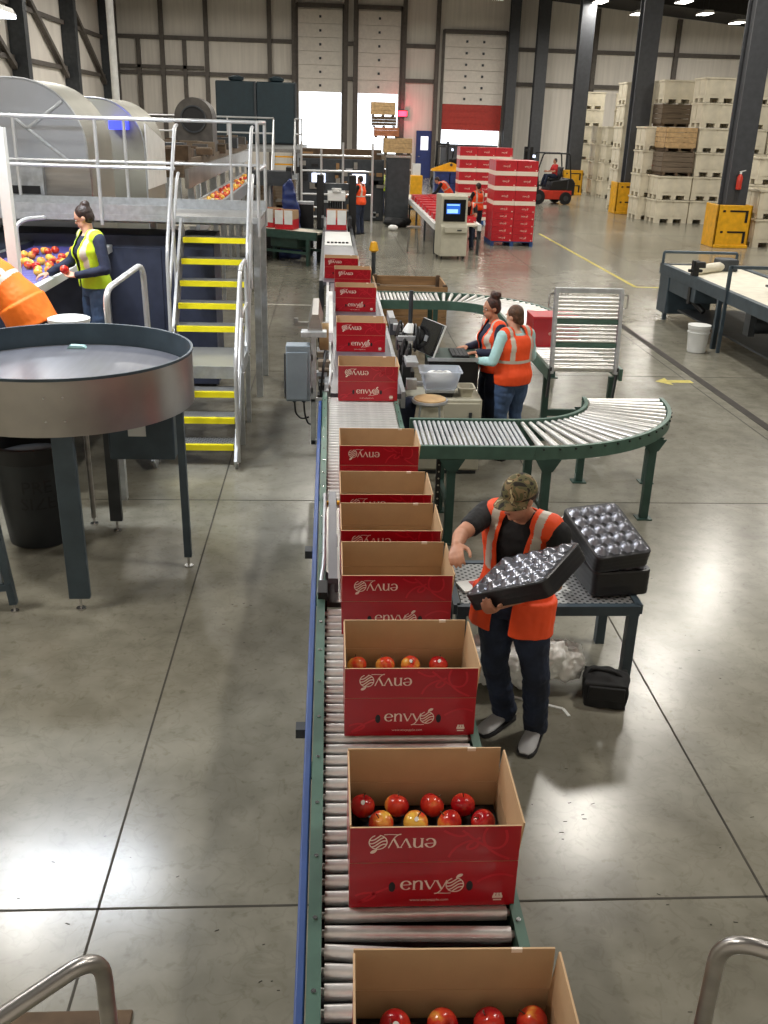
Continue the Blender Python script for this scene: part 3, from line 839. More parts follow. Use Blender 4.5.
def apple_mark(mb, cx, cz, r, y, mi, s=1):
    for k in (-.60, -.20, .20, .60):
        pts = []
        for i in range(25):
            x = -1 + 2 * i / 24; z = k * 1.15 + .25 * sin(x * 2.6) + .25 * x
            if x * x + z * z < .98: pts.append((cx + s * x * r, cz + s * z * r))
        if len(pts) > 3: ribbon(mb, pts, r * .165, y, mi)
    ribbon(mb, [(cx + r * .99 * cos(a * pi / 18), cz + r * .99 * sin(a * pi / 18)) for a in range(-16, 9)], r * .13, y, mi)
    ribbon(mb, [(cx + r * .99 * cos(a * pi / 18), cz + r * .99 * sin(a * pi / 18)) for a in range(11, 21)], r * .13, y, mi)
    ribbon(mb, [(cx + s * r * a, cz + s * r * b) for a, b in bez((.1, 1.0), (.3, 1.25), (.75, 1.5), (.85, 1.45))], lambda t, d: r * (.08 + .36 * sin(pi * t)), y, mi)
def text_mesh(mb, s, x, z, size, y, mi):
    cu_ = bpy.data.curves.new('t', 'FONT'); cu_.body = s; cu_.size = size; cu_.resolution_u = 2
    o = bpy.data.objects.new('t', cu_); me = eval_mesh(o)
    mb.add([(x + v.co.x, y, z + v.co.y) for v in me.vertices], [tuple(p.vertices) for p in me.polygons], mi)
    wd = max(v.co.x for v in me.vertices)
    bpy.data.objects.remove(o); return wd

# ------------------------------------------------------------------ open carton
CW, CD, CB, CH = .55, .41, .185, .33     # width, depth, body height, height with raised flaps
T_ = .006
def front_mesh(flap):
    m = MB(); hw = CW / 2; y0 = -CD / 2
    if not flap:
        m.box(-hw, hw, y0, y0 + T_, 0, CB, 0)
        yy = y0 - .0008
        word(m, (-hw + .168, .072, .0385, 1), yy, 1); apple_mark(m, -hw + .347, .090, .029, yy, 1)
        text_mesh(m, 'www.envyapple.com', -hw + .200, .024, .0155, yy, 1)
        for x in (.140, .396):  # hand slots
            m.add([(-hw + x + .011 * cos(i * pi / 8), yy, .085 + .021 * sin(i * pi / 8)) for i in range(16)], [tuple(range(16))], 2)
        c = (-hw + .492, .036)
        ribbon(m, [(c[0] - .017, c[1]), (c[0] + .017, c[1])], .010, yy, 1); ribbon(m, [(c[0] - .014, c[1] - .012), (c[0] + .014, c[1] - .012)], .006, yy, 1)
        for dx in (-.012, 0, .012): ribbon(m, [(c[0] + dx, c[1] + .004), (c[0] + dx * .7, c[1] + .017)], .008, yy, 1)
        for a in ([(.02, .05), (.06, .075), (.12, .06), (.08, .03), (.03, .02)], [(.03, .02), (.09, .07), (.15, .09)], [(.42, .10), (.48, .15), (.54, .12)]):
            ribbon(m, [(-hw + p, q) for p, q in bez(*a, n=16)], .009, yy + .0003, 3)
    else:
        h = CH - CB
        m.box(-hw, hw, 0, T_, .002, h, 0); yy = -.0008
        word(m, (-hw + .276, h - .052 + .008, .0385, -1), yy, 1); apple_mark(m, -hw + .090, h - .068 + .010, .029, yy, 1, -1)
        for a in ([(.32, .02), (.34, .10), (.45, .13), (.46, .06), (.38, .02), (.33, .05), (.42, .10)], [(.36, .13), (.42, .08), (.46, .02), (.53, .05), (.50, .13)], [(.30, .13), (.36, .09), (.38, .12)], [(.44, .14), (.40, .06), (.52, .01)]):
            ribbon(m, [(-hw + p, q) for p, q in bez(*a, n=20)], .009, yy + .0003, 3)
    return m
def make_carton():
    t = thing('apple_carton', '', 'carton', (0, 0, 0), 0, 'open red apple cartons along the roller conveyor')
    hw, hd = CW / 2, CD / 2
    obj('base', MB().box(-hw + T_, hw - T_, -hd + T_, hd - T_, 0, T_), 'kraft_dark', t)
    fp = obj('front_panel', front_mesh(False), ['red', 'cream', 'black', 'red_swirl', 'kraft'], t)
    ff = obj('front_flap', front_mesh(True), ['red', 'cream', 'black', 'red_swirl', 'kraft'], t, loc=(0, -hd, CB)); ff.rotation_euler = (radians(1), 0, 0)
    for o in (fp, ff):
        me = o.data
        for p in me.polygons:
            if p.material_index == 0 and (p.normal.y > .5 or abs(p.normal.z) > .5 or abs(p.normal.x) > .5): p.material_index = 4
    bp = obj('back_panel', MB().box(-hw, hw, hd - T_, hd, 0, CB), ['kraft', 'red'], t)
    bf = obj('back_flap', MB().box(-hw, hw, -T_, 0, .002, CH - CB).box(hw - .12, hw - .09, -T_ - .001, 0, CH - CB - .012, CH - CB + .0005, 2), ['kraft', 'red', 'cream'], t, loc=(0, hd, CB)); bf.rotation_euler = (radians(-1.5), 0, 0)
    for o in (bp, bf):
        for p in o.data.polygons:
            if p.material_index == 0 and p.normal.y > .5: p.material_index = 1
    for s in (-1, 1):
        o = obj('side_panel', MB().box(s * hw - (T_ if s > 0 else 0), s * hw + (T_ if s < 0 else 0), -hd + T_, hd - T_, 0, CB), ['kraft', 'red'], t)
        q = obj('side_flap', MB().box(-T_ / 2, T_ / 2, -hd + .012, hd - .012, .002, CH - CB), ['kraft', 'red'], t, loc=(s * (hw - T_ / 2), 0, CB)); q.rotation_euler = (0, radians(5.5 if s > 0 else -.8), 0)
        for o_ in (o, q):
            for p in o_.data.polygons:
                if p.normal.x * s > .5: p.material_index = 1
    return t
ZC = .90
cart = make_carton()
tl = [('open apple carton cut off by the bottom edge of the picture, nearest the camera', .348, 1.72, 1.0),
      ('open apple carton with nine apples in view, second from the bottom edge of the picture', .352, 2.615, 0),
      ('open apple carton with a row of four apple tops, beside the worker in the cap', .350, 3.565, 0),
      ('open empty carton fourth from the bottom edge, behind the worker\'s reaching hand', .348, 4.43, 0),
      ('open empty carton fifth from the bottom edge, mostly hidden, showing a thin red strip', .348, 4.99, 0),
      ('open empty carton sixth from the bottom edge, just in front of the roller spur', .350, 5.54, 0),
      ('open carton at the near end of the far roller section beside the curved conveyor', .356, 6.47, 0),
      ('open carton beside the round stool, last one standing on the labelling machine', .366, 8.80, 0),
      ('open carton on the labelling machine beside the blue grey control box', .362, 10.86, 0),
      ('open carton on the labelling machine third from its near end', .366, 13.33, 0),
      ('small looking open carton fourth on the labelling machine', .360, 15.02, 0),
      ('farthest open carton, shifted left on the belt behind the labelling machine', .20, 16.3, 0)]
for i, (l, x, y, r) in enumerate(tl):
    o = cart if i == 0 else copy_tree(cart)
    o.location = (x, y, ZC + .001); o.rotation_euler = (0, 0, radians(-r)); o['label'] = l

# ------------------------------------------------------------------ apples
def apple_mesh(r):
    prof = []
    for i in range(17):
        a = pi * i / 16
        q = r * (sin(a) ** .92) * (1.0 + .05 * cos(a)); z = r * (.90 * cos(a) - .24 * math.exp(-((q / r) / .22) ** 2) * (1 if cos(a) > 0 else -.7))
        prof.append((max(q, .0008), z))
    m = MB(); m.lathe(list(reversed(prof)), n=22); return m
am = apple_mesh(.039).mesh('apple', 60); am.materials.append(M['apple']); amr = am.copy(); amr.materials.clear(); amr.materials.append(M['apple_red'])
stm = MB().tube([(0, 0, .022), (.002, 0, .034), (.006, 0, .044)], [.0018, .0016, .0022], 6).mesh('stem'); stm.materials.append(M['wood_dark'])
stk = MB().add([(.0065 * cos(i * pi / 6), .008 * sin(i * pi / 6), 0) for i in range(12)], [tuple(range(12))]).mesh('sticker'); stk.materials.append(M['plastic_white'])
rnd = random.Random(3)
def apple(x, y, z, label, group, rot=None, sticker=False, s=1., red=False):
    o = link(bpy.data.objects.new('apple', amr if red else am)); tag(o, label, 'apple', group)
    o.location = (x, y, z); o.rotation_euler = rot or (rnd.uniform(-.7, .7), rnd.uniform(-.7, .7), rnd.uniform(0, 6.3)); o.scale = (s,) * 3
    c = link(bpy.data.objects.new('stem', stm)); c.parent = o
    o.scale = (s * 1.12,) * 3
    if sticker:
        k = link(bpy.data.objects.new('sticker', stk)); k.parent = o; d = V((.0, -.55, .83)).normalized()
        R = o.rotation_euler.to_matrix().inverted(); dl = R @ d
        k.location = dl * .0392; k.rotation_euler = dl.to_track_quat('Z', 'Y').to_euler(); k['label'] = 'white fruit sticker'
    return o
za = ZC + .135
def tray_insert(x, y, label, rz=0):
    m = MB(); m.box(-.262, .262, -.19, .19, -.012, .0)
    for i in range(5):
        for j in range(4):
            m.lathe([(.036, .0), (.030, .012), (.02, .016)], (-.21 + .105 * i, -.14 + .093 * j, 0), 10)
    o = tag(obj('fruit_tray', m, 'tray_dark'), label, 'fruit tray', 'fruit trays inside the cartons'); o.location = (x, y, ZC + .09); o.rotation_euler = (0, 0, rz)
tray_insert(.352, 2.615, 'dark moulded tray under the nine apples in the second carton')
tray_insert(.350, 3.565, 'dark moulded tray under the four apples in the carton beside the worker')
tray_insert(.348, 1.72, 'dark moulded tray under the apples in the carton at the bottom edge', radians(-1))
pos = ['leftmost', 'second from left', 'third from left', 'rightmost']
cl = ['dark red', 'orange and yellow', 'yellow and red', 'bright red']
for i, x in enumerate((.13, .252, .378, .49)):
    apple(x, 2.735, za + .012, '%s apple %s in the rear row of the second carton' % (cl[i], pos[i]), 'apples in the second carton', rot=[(0, .2, 1.0), (.5, .3, 2.2), (-.3, .9, .3), (.1, -.2, 4.)][i], sticker=i == 0, red=i in (0, 3))
for i, x in enumerate((.192, .312, .432, .550)):
    apple(x, 2.645, za + .012, 'red streaked apple %s in the middle row of the second carton' % pos[i], 'apples in the second carton', sticker=i == 1, red=i in (2, 3))
for i, x in enumerate((.125, .255, .372, .485)):
    apple(x, 2.555, za - .004, 'apple %s in the front row behind the front flap of the second carton' % pos[i], 'apples in the second carton')
for i, x in enumerate((.135, .262, .375, .502)):
    apple(x, 3.685, za + .012, 'red apple %s in the carton beside the worker in the cap' % pos[i], 'apples in the carton beside the worker', sticker=i in (2, 3), red=True)
    apple(x + .02, 3.585, za - .005, 'half hidden red apple %s, second row of the carton beside the worker' % pos[i], 'apples in the carton beside the worker')
for i, x in enumerate((.20, .328, .457, .575)):
    apple(x - .01, 1.845, za + .008, 'red apple %s in the carton at the bottom edge' % pos[i], 'apples in the nearest carton', sticker=i == 0, red=True)

# ------------------------------------------------------------------ main roller conveyor
conv = thing('roller_conveyor', 'long roller conveyor carrying the open red cartons down the middle', 'conveyor', (0, 0, 0))
rm = MB().cyl((.0, 0, 0), (.603, 0, 0), .0245, n=16); rm.cyl((-.010, 0, 0), (.0, 0, 0), .012, n=8).cyl((.603, 0, 0), (.614, 0, 0), .012, n=8)
rme = rm.mesh('roller'); rme.materials.append(M['roller'])
def roller(y, skew=0, dz=0):
    o = link(bpy.data.objects.new('roller', rme)); o.parent = conv; o.location = (-.002, y, ZC - .0255 + dz); o.rotation_euler = (0, 0, skew)
for i in range(43):
    y = 1.36 + i * .0745
    roller(y, {10: -.02, 11: -.07, 12: -.085, 13: -.03}.get(i, 0))
for i in range(38): roller(6.06 + i * .0715)
for x0, x1, n_ in ((-.055, -.012, 1), (.612, .648, 2)):
    m = MB(); a, b = (1.25, 8.8)
    m.box(x0, x1, a, b, .80, .93 if n_ == 1 else .905); m.box(x0 - .0 if n_ == 1 else x0, x1, a, b, .79, .805)
    for i in range(26): m.cyl(((x0 + x1) / 2, 1.5 + i * .28, .90), ((x0 + x1) / 2, 1.5 + i * .28, .934 if n_ == 1 else .909), .008, n=8, mi=1)
    obj('side_rail', m, ['green', 'chrome'], conv)
obj('wireway', MB().box(-.092, -.062, 1.2, 8.7, .80, .87), 'blue_rail', conv, bevel=.006)
m = MB(); m.box(-.01, .612, 4.58, 6.02, .865, .895)
obj('transfer_plate', m, 'steel', conv)
obj('yellow_edge', MB().box(-.012, .10, 6.0, 6.03, .895, .915), 'safety_yellow', conv)
obj('guide_rail', MB().tube(fillet([(-.045, 4.62, .93), (-.02, 4.85, 1.0), (-.02, 5.95, 1.0), (-.03, 6.05, .92)], .1), .012), 'galv', conv)
m = MB(); m.bar((.03, 4.66, .985), (.03, 5.98, .985), .05, .03); m.bar((.05, 4.7, .90), (.05, 4.7, .98), .02, .02); m.bar((.05, 5.3, .90), (.05, 5.3, .98), .02, .02); m.bar((.05, 5.9, .90), (.05, 5.9, .98), .02, .02)
obj('guide_bar', m, 'belt_grey', conv)
m = MB(); m.box(-.05, .0, 4.55, 4.7, .80, .97); m.cyl((-.02, 4.6, .9), (-.02, 4.9, .9), .03, n=10)
obj('pneumatic_stop', m, 'black', conv)
obj('sensor_bracket', MB().box(-.135, -.092, 3.50, 3.56, .79, .835), 'dark_steel', conv); obj('sensor_bracket', MB().box(-.14, -.092, 5.36, 5.44, .79, .84), 'dark_steel', conv)
obj('dark_gap_pan', MB().box(-.012, .612, 1.25, 4.56, .81, .825).box(-.012, .612, 6.03, 8.8, .81, .825), 'black', conv)  # black pan added under the rollers to darken the gaps between them
for y in (2.1, 4.3, 6.3, 8.4):
    m = MB()
    for x in (-.034, .63): m.box(x - .02, x + .02, y - .04, y + .04, 0, .80); m.box(x - .06, x + .06, y - .07, y + .07, 0, .012)
    m.box(-.034, .63, y - .02, y + .02, .28, .33)
    obj('support_leg', m, 'green_dark', conv)
obj('belt_motor', MB().cyl((.25, 5.2, .62), (.55, 5.2, .62), .09, n=16).box(.2, .3, 5.08, 5.32, .5, .75), 'dark_steel', conv)
# ------------------------------------------------------------------ gravity roller spur and curve
ZG = .85
def leg_frame(name, parent, pts, z, m='green_dark', gus=None):
    for (x, y) in pts:
        b = MB(); b.box(x - .035, x + .035, y - .03, y + .03, .0, z); b.box(x - .07, x + .07, y - .06, y + .06, 0, .012)
        if gus:
            b.prism([(x - .11, z), (x + .11, z), (x + .045, z - .11), (x - .045, z - .11)], y - .035, y - .028)
            b.prism([(x - .11, z), (x + .11, z), (x + .045, z - .11), (x - .045, z - .11)], y + .028, y + .035)
        obj(name, b, m, parent)
sp = thing('roller_spur', 'straight green gravity roller section joining the main line to the curve', 'conveyor', (0, 0, 0))
g0, g1 = 7.36, 8.13
srm = MB().cyl((0, g0 + .035, 0), (0, g1 - .035, 0), .0155, n=12).mesh('roller'); srm.materials.append(M['galv'])
for i in range(22):
    o = link(bpy.data.objects.new('roller', srm)); o.parent = sp; o.location = (.765 + i * .0425, 0, ZG + .004)
for y in (g0, g1): obj('side_rail', MB().box(.725, 1.70, y - .018, y + .018, ZG - .085, ZG + .03), 'green', sp, bevel=.004)
leg_frame('leg', sp, [(1.02, g0 + .02), (1.02, g1 - .02)], ZG - .08, 'green_dark', True)
obj('cross_brace', MB().bar((1.02, g0, .3), (1.02, g1, .3), .04, .04), 'green_dark', sp)
b = MB(); b.box(.90, .935, g0 + .03, g0 + .09, .15, ZG - .08)
for i in range(9): b.cyl((.9175, g0 + .028, .22 + i * .06), (.9175, g0 + .034, .22 + i * .06), .008, n=6, mi=1)
obj('perforated_post', b, ['black', 'beige'], sp)

cv = thing('roller_curve', 'curved green roller conveyor with tapered shiny rollers turning away from camera', 'conveyor', (1.70, 8.93, 0))
ri, ro = .80, 1.57
crm = MB().cyl((ri + .03, 0, 0), (ro - .03, 0, 0), .018, .029, n=12).mesh('roller'); crm.materials.append(M['roller'])
for i in range(18):
    o = link(bpy.data.objects.new('roller', crm)); o.parent = cv; o.location = (0, 0, ZG); o.rotation_euler = (0, 0, radians(-87.5 + i * 86 / 17))
for r in (ri, ro):
    b = MB(); n = 28; rs = []
    for i in range(n + 1):
        a = radians(-90 + 90 * i / n); c, s = cos(a), sin(a)
        rs.append([V((q * c, q * s, z)) for q, z in ((r - .018, ZG - .085), (r + .018, ZG - .085), (r + .018, ZG + .03), (r - .018, ZG + .03))])
    b.rings(rs); obj('side_rail', b, 'green', cv)
    b = MB()
    for i in range(18):
        a = radians(-87.5 + i * 86 / 17); q = r + (.02 if r > 1 else -.02); b.cyl((q * cos(a) * .995, q * sin(a) * .995, ZG + .008), (q * cos(a) * 1.006, q * sin(a) * 1.006, ZG + .008), .009, n=6)
    obj('roller_pin', b, 'black', cv)
leg_frame('leg', cv, [(.12, -1.55), (.12, -.82), (1.20, -.98), (1.52, -.02), (.83, -.02)], ZG - .08, 'green_dark', True)
obj('cross_brace', MB().bar((.12, -1.55, .3), (.12, -.82, .3), .04, .04), 'green_dark', cv)

# hinged gate standing up on the far conveyor
gt = thing('roller_gate', 'hinged roller gate tipped upright behind the end of the curved conveyor', 'conveyor gate', (2.79, 10.1, .82), 0)
tilt = radians(7); gh = .885
b = MB()
for i in range(19):
    if i in (5, 12): continue
for i in range(19):
    if i in (6, 12): continue
    z = .06 + i * .0415
    obj('roller', MB().cyl((-.33, -sin(tilt) * -z, z), (.33, sin(tilt) * z, z), .017, n=10), 'roller', gt)
for z in (.06 + 6 * .0415, .06 + 12 * .0415): obj('slat', MB().cbox((0, z * sin(tilt), z), (.68, .035, .05)), 'green', gt)
for s in (-1, 1):
    obj('side_rail', MB().bar((s * .355, 0, 0), (s * .355, gh * sin(tilt), gh), .035, .08, upv=V((0, 1, 0))), 'galv', gt)
    obj('pull_handle', MB().tube(fillet([(s * .37, .10, .85), (s * .43, .10, .84), (s * .43, .09, .70), (s * .37, .09, .69)], .04), .009, 8), 'chrome', gt)
    obj('hinge_arm', MB().bar((s * .37, -.02, .08), (s * .37, .05, -.28), .02, .05), 'dark_steel', gt)
obj('top_bar', MB().bar((-.37, gh * sin(tilt), gh), (.37, gh * sin(tilt), gh), .05, .05), 'galv', gt)
c2 = thing('roller_loop', 'second green roller conveyor looping round behind the two women to the gate', 'conveyor', (0, 0, 0))
b0, b1 = 14.3, 15.1; Z2 = .84
srm2 = MB().cyl((0, b0 + .03, 0), (0, b1 - .03, 0), .022, n=10).mesh('roller'); srm2.materials.append(M['roller'])
for i in range(15):
    o = link(bpy.data.objects.new('roller', srm2)); o.parent = c2; o.location = (.78 + i * .058, 0, Z2)
crm2 = MB().cyl((.83, 0, 0), (1.57, 0, 0), .02, .03, n=10).mesh('roller'); crm2.materials.append(M['roller'])
for i in range(20):
    o = link(bpy.data.objects.new('roller', crm2)); o.parent = c2; o.location = (1.62, 13.5, Z2); o.rotation_euler = (0, 0, radians(88 - i * 88 / 19))
lrm = MB().cyl((2.45, 0, 0), (3.17, 0, 0), .022, n=10).mesh('roller'); lrm.materials.append(M['roller'])
for i in range(32):
    o = link(bpy.data.objects.new('roller', lrm)); o.parent = c2; o.location = (0, 10.2 + i * .103, Z2)
for r, y in ((.8, b0), (1.6, b1)):
    b = MB(); rs = [[V((.74, y - .018, z)) for z in (Z2 - .1, Z2 + .03)] + [V((.74, y + .018, z)) for z in (Z2 + .03, Z2 - .1)]]
    for i in range(19):
        a = radians(90 - 5 * i); rs.append([V((1.62 + q * cos(a), 13.5 + q * sin(a), z)) for q, z in ((r - .018, Z2 - .1), (r - .018, Z2 + .03), (r + .018, Z2 + .03), (r + .018, Z2 - .1))])
    x = 1.62 + r; rs.append([V((q, 10.12, z)) for q, z in ((x - .018, Z2 - .1), (x - .018, Z2 + .03), (x + .018, Z2 + .03), (x + .018, Z2 - .1))])
    b.rings(rs); obj('side_rail', b, 'green', c2)
leg_frame('leg', c2, [(1.60, b0 + .02), (1.60, b1), (2.45, 13.2), (3.2, 13.2), (2.44, 10.3), (3.18, 10.3)], Z2 - .1, 'green_dark')
obj('cross_brace', MB().bar((2.44, 10.3, .32), (3.18, 10.3, .32), .05, .07), 'green_dark', c2)
b = MB(); b.prism([(-.30, 0), (-.24, 0), (-.10, .22), (-.16, .26)], -.03, .03)
for s in (-1, 1): pass

# closed carton waiting on the loop
def closed_carton(name, sx, sy, sz, top='red_far'):
    pass
def closed_mesh(sx, sy, sz, white=0., lid=True):
    m = MB(); m.box(-sx / 2, sx / 2, -sy / 2, sy / 2, 0, sz, 0)
    if white: m.box(-sx / 2 - .002, sx / 2 + .002, -sy / 2 - .002, sy / 2 + .002, 0, white, 1)
    f = sx / .55
    yy = -sy / 2 - .0025; k = .034 * min(1, sz / .2)
    z0 = white + (sz - white) * .42
    word(m, (-.085, z0, k, 1), yy, 1); apple_mark(m, .085, z0 + k * .5, k * .72, yy, 1)
    c = (sx * .42, white + .03); m.add([(c[0] - .018, yy, c[1] - .012), (c[0] + .018, yy, c[1] - .012), (c[0] + .018, yy, c[1] + .014), (c[0] - .018, yy, c[1] + .014)], [(0, 1, 2, 3)], 1)
    m.add([(-.012, yy, sz - .05), (.012, yy, sz - .05), (.012, yy, sz - .03), (-.012, yy, sz - .03)], [(0, 1, 2, 3)], 2)
    return m
t = thing('closed_carton', 'closed red carton on the looping conveyor behind the woman with aqua sleeves', 'carton', (2.72, 11.45, Z2 + .024))
obj('carton_body', closed_mesh(.56, .42, .34), ['red', 'cream', 'black'], t); obj('lid', MB().box(-.285, .285, -.215, .215, .335, .36), 'red_far', t)

# ------------------------------------------------------------------ labelling machine on the line
lm = thing('labelling_machine', 'grey labelling machine frame around the main line with arms and rollers', 'machine', (0, 0, 0))
obj('belt', MB().box(.02, .70, 8.86, 15.6, ZC - .05, ZC - .0005), 'belt_grey', lm)
for x in (-.02, .72): obj('side_rail', MB().box(x - .02, x + .02, 8.86, 15.6, ZC - .14, ZC + .02), 'galv', lm)
for y in (9.0, 11.2, 13.4, 15.4):
    for x in (-.02, .72): obj('leg', MB().box(x - .03, x + .03, y - .03, y + .03, 0, ZC - .14), 'galv', lm)
m = MB(); m.box(.0, .05, 10.9, 13.8, ZC + .03, ZC + .16); obj('white_guide', m, 'plastic_white', lm)
m = MB(); m.bar((-.42, 11.6, ZC + .12), (.0, 11.6, ZC + .12), .05, .05); m.cyl((-.40, 11.6, ZC + .12), (-.40, 11.6, ZC + .19), .03, n=10); obj('cross_arm', m, 'steel', lm)
m = MB(); m.box(-.17, -.12, 8.95, 9.0, .35, 1.42); m.box(-.26, -.02, 8.92, 9.06, 1.42, 1.47); m.box(-.17, .0, 8.95, 9.0, .35, .40); m.box(-.17, .0, 8.95, 9.0, .78, .82); obj('post_frame', m, 'galv', lm, bevel=.004)
m = MB(); m.prism([(-.20, 1.47), (-.06, 1.47), (-.10, 1.62), (-.16, 1.62)], 9.0, 9.9); obj('print_head', m, 'steel', lm)
obj('label_reel', MB().cyl((.0, 9.25, 1.36), (-.09, 9.25, 1.36), .13, n=22), 'wood_light', lm)
obj('label_reel', MB().cyl((-.01, 9.7, 1.25), (-.10, 9.7, 1.25), .10, n=20), 'wood_dark', lm)
rr = random.Random(5)
for i in range(44):
    y = 8.95 + rr.random() * 3.2; z = .45 + rr.random() * .62
    obj('actuator', MB().cbox((-.075 + .05 * rr.random(), y, z), (.05 + .09 * rr.random(), .08 + .15 * rr.random(), .04 + .08 * rr.random())), rr.choice(('galv', 'dark_steel', 'dark_steel', 'black', 'black', 'wood_grey')), lm)
for i in range(6): obj('cable', MB().tube(fillet([(-.06, 9 + .25 * i, .5), (-.08, 9.1 + .2 * i, .8), (-.05, 9.0 + .3 * i, 1.1), (-.02, 9.2 + .2 * i, 1.2)], .1), .010, 6), 'black', lm)
m = MB()
for z in (.42, .62): m.tube(fillet([(-.02, 8.95, z), (.02, 9.2, z + .4), (.01, 9.8, z + .55)], .1), .012, 8)
obj('air_hose', m, 'plastic_white', lm)
for (x, y, z, a, b_, c_, k) in ((.80, 8.95, .98, .10, .08, .10, 'galv'), (.82, 9.3, 1.12, .12, .3, .05, 'galv'), (.80, 9.6, .95, .08, .1, .3, 'black'), (.85, 10.1, 1.18, .22, .05, .05, 'galv'), (.80, 10.5, 1.04, .10, .2, .12, 'dark_steel'), (.82, 11.2, 1.08, .12, .08, .08, 'galv'), (.80, 9.05, .72, .1, .2, .14, 'black'), (.86, 9.2, .92, .16, .04, .04, 'galv'), (.84, 9.9, .8, .12, .3, .2, 'black'), (.80, 10.2, 1.0, .09, .16, .2, 'black'), (.79, 11.6, 1.0, .1, .3, .14, 'dark_steel'), (.86, 10.75, .95, .12, .12, .3, 'dark_steel'), (.80, 12.3, .98, .08, .5, .1, 'galv')):
    obj('applicator_block', MB().cbox((x, y, z), (a, b_, c_)), k, lm, bevel=.004)
rr = random.Random(31)
for i in range(7):
    y = 9.5 + .25 * i; pts = fillet([(.80, y, .7), (.84 + .05 * rr.random(), y + .1, 1.0), (.80 + .08 * rr.random(), y + .05, 1.22), (.76, y - .2, 1.06)], .1)
    obj('cable', MB().tube(pts, .013, 6), 'black', lm)
obj('cone', MB().lathe([(.02, .0), (.085, .0), (.075, .03), (.035, .09), (.02, .10)], (.90, 10.5, 1.17), 18).cyl((.90, 10.5, .8), (.90, 10.5, 1.17), .03, n=10), 'plastic_white', lm)
obj('light_pole', MB().cyl((.90, 10.5, 1.2), (.90, 10.5, 1.62), .024, n=12), 'dark_steel', lm)
eb = thing('control_box', 'blue grey electrical control box hanging left of the labelling machine', 'control box', (-.29, 8.98, .80))
obj('cabinet', MB().box(-.115, .115, -.07, .10, 0, .54), 'ebox', eb, bevel=.008)
obj('door', MB().box(-.11, .09, -.085, -.07, .02, .48), 'ebox', eb, bevel=.004); obj('hinge', MB().cyl((-.125, -.075, .03), (-.125, -.075, .47), .008, n=8), 'dark_steel', eb)
obj('mount', MB().bar((.11, .0, .1), (.14, .0, .1), .06, .06).bar((.11, .0, .42), (.14, .0, .42), .06, .06), 'galv', eb)
obj('cable', MB().tube(fillet([(-.04, 0, 0), (-.03, 0, -.14), (.03, .01, -.2), (.10, .02, -.18)], .08), .009, 8).cyl((-.04, 0, -.025), (-.04, 0, .0), .018, n=8), 'black', eb)
obj('cable', MB().tube(fillet([(.05, 0, 0), (.06, 0, -.15), (.09, .0, -.24), (.13, .02, -.26)], .06), .009, 8).cyl((.05, 0, -.025), (.05, 0, .0), .018, n=8), 'black', eb)

# ------------------------------------------------------------------ packing desk
dk = thing('desk_cabinet', 'low beige cabinet between the roller spur and the keyboard desk', 'cabinet', (1.16, 9.32, 0))
obj('carcass', MB().box(-.38, .37, -.22, .26, .04, .785), 'beige', dk, bevel=.012); obj('door', MB().box(-.36, .35, -.236, -.22, .06, .75), 'beige', dk, bevel=.006)
obj('handle', MB().box(.24, .27, -.25, -.236, .6, .66), 'dark_steel', dk); obj('plinth', MB().box(-.36, .35, -.2, .24, 0, .04), 'dark_steel', dk)
st = thing('stool', 'round stool with a tan seat in front of the beige cabinet', 'stool', (.965, 8.74, -.0))
obj('seat', MB().lathe([(.0, .855), (.165, .855), (.175, .87), (.17, .888), (.0, .89)], n=28), 'galv', st); obj('seat_pad', MB().lathe([(0, .889), (.155, .889), (.15, .897), (0, .897)], n=28), 'wood_light', st)
for a in range(4): obj('leg', MB().cyl((.12 * cos(a * pi / 2 + .7), .12 * sin(a * pi / 2 + .7), .855), (.2 * cos(a * pi / 2 + .7), .2 * sin(a * pi / 2 + .7), 0), .016, n=10), 'galv', st)
obj('foot_ring', MB().tube([(.165 * cos(i * pi / 12), .165 * sin(i * pi / 12), .35) for i in range(24)], .010, 8, close=True), 'galv', st)
obj('skirt', MB().lathe([(.125, .855), (.17, .48)], n=24, cap=False), 'beige', st)
sca = thing('bench_scale', 'flat steel bench scale under the clear plastic tub', 'scale', (1.11, 9.27, .786))
obj('base', MB().box(-.13, .13, -.10, .10, 0, .045), 'black', sca, bevel=.006); obj('platform', MB().box(-.145, .145, -.12, .12, .05, .085), 'galv', sca, bevel=.006)
obj('foot_pad', MB().box(-.11, .11, -.09, .09, .044, .051), 'dark_steel', sca)
tb = thing('plastic_tub', 'clear plastic tub with a white bundle inside on the scale', 'tub', (1.11, 9.27, .872))
def tub(w0, d0, w1, d1, h, t=.006):
    m = MB()
    def rr_(w_, d_, z): return [V((sx * (w_ - .03) + .03 * cos(a), sy * (d_ - .03) + .03 * sin(a), z)) for sx, sy, aa in ((1, 1, 0), (-1, 1, 90), (-1, -1, 180), (1, -1, 270)) for a in (radians(aa + k) for k in (0, 30, 60, 90))]
    m.rings([rr_(w0, d0, 0), rr_(w1, d1, h), rr_(w1 + .015, d1 + .015, h), rr_(w1 + .015, d1 + .015, h + .012), rr_(w1 - .002, d1 - .002, h + .012), rr_(w0 - t, d0 - t, t)])
    return m
obj('shell', tub(.16, .12, .20, .15, .17), 'clear', tb)
wb = MB()
for i in range(5): wb.ell((-.07 + .035 * i, .01 * (-1) ** i, .085), (.075, .09, .07), 12)
o = tag(obj('white_bundle', wb, 'plastic_bag'), 'white wrapped bundle lying inside the clear plastic tub', 'bundle'); o.location = (1.11, 9.27, .879)
sb_ = thing('parts_tray', 'small cream plastic tray right of the scale on the beige cabinet', 'tray', (1.38, 9.28, .786))
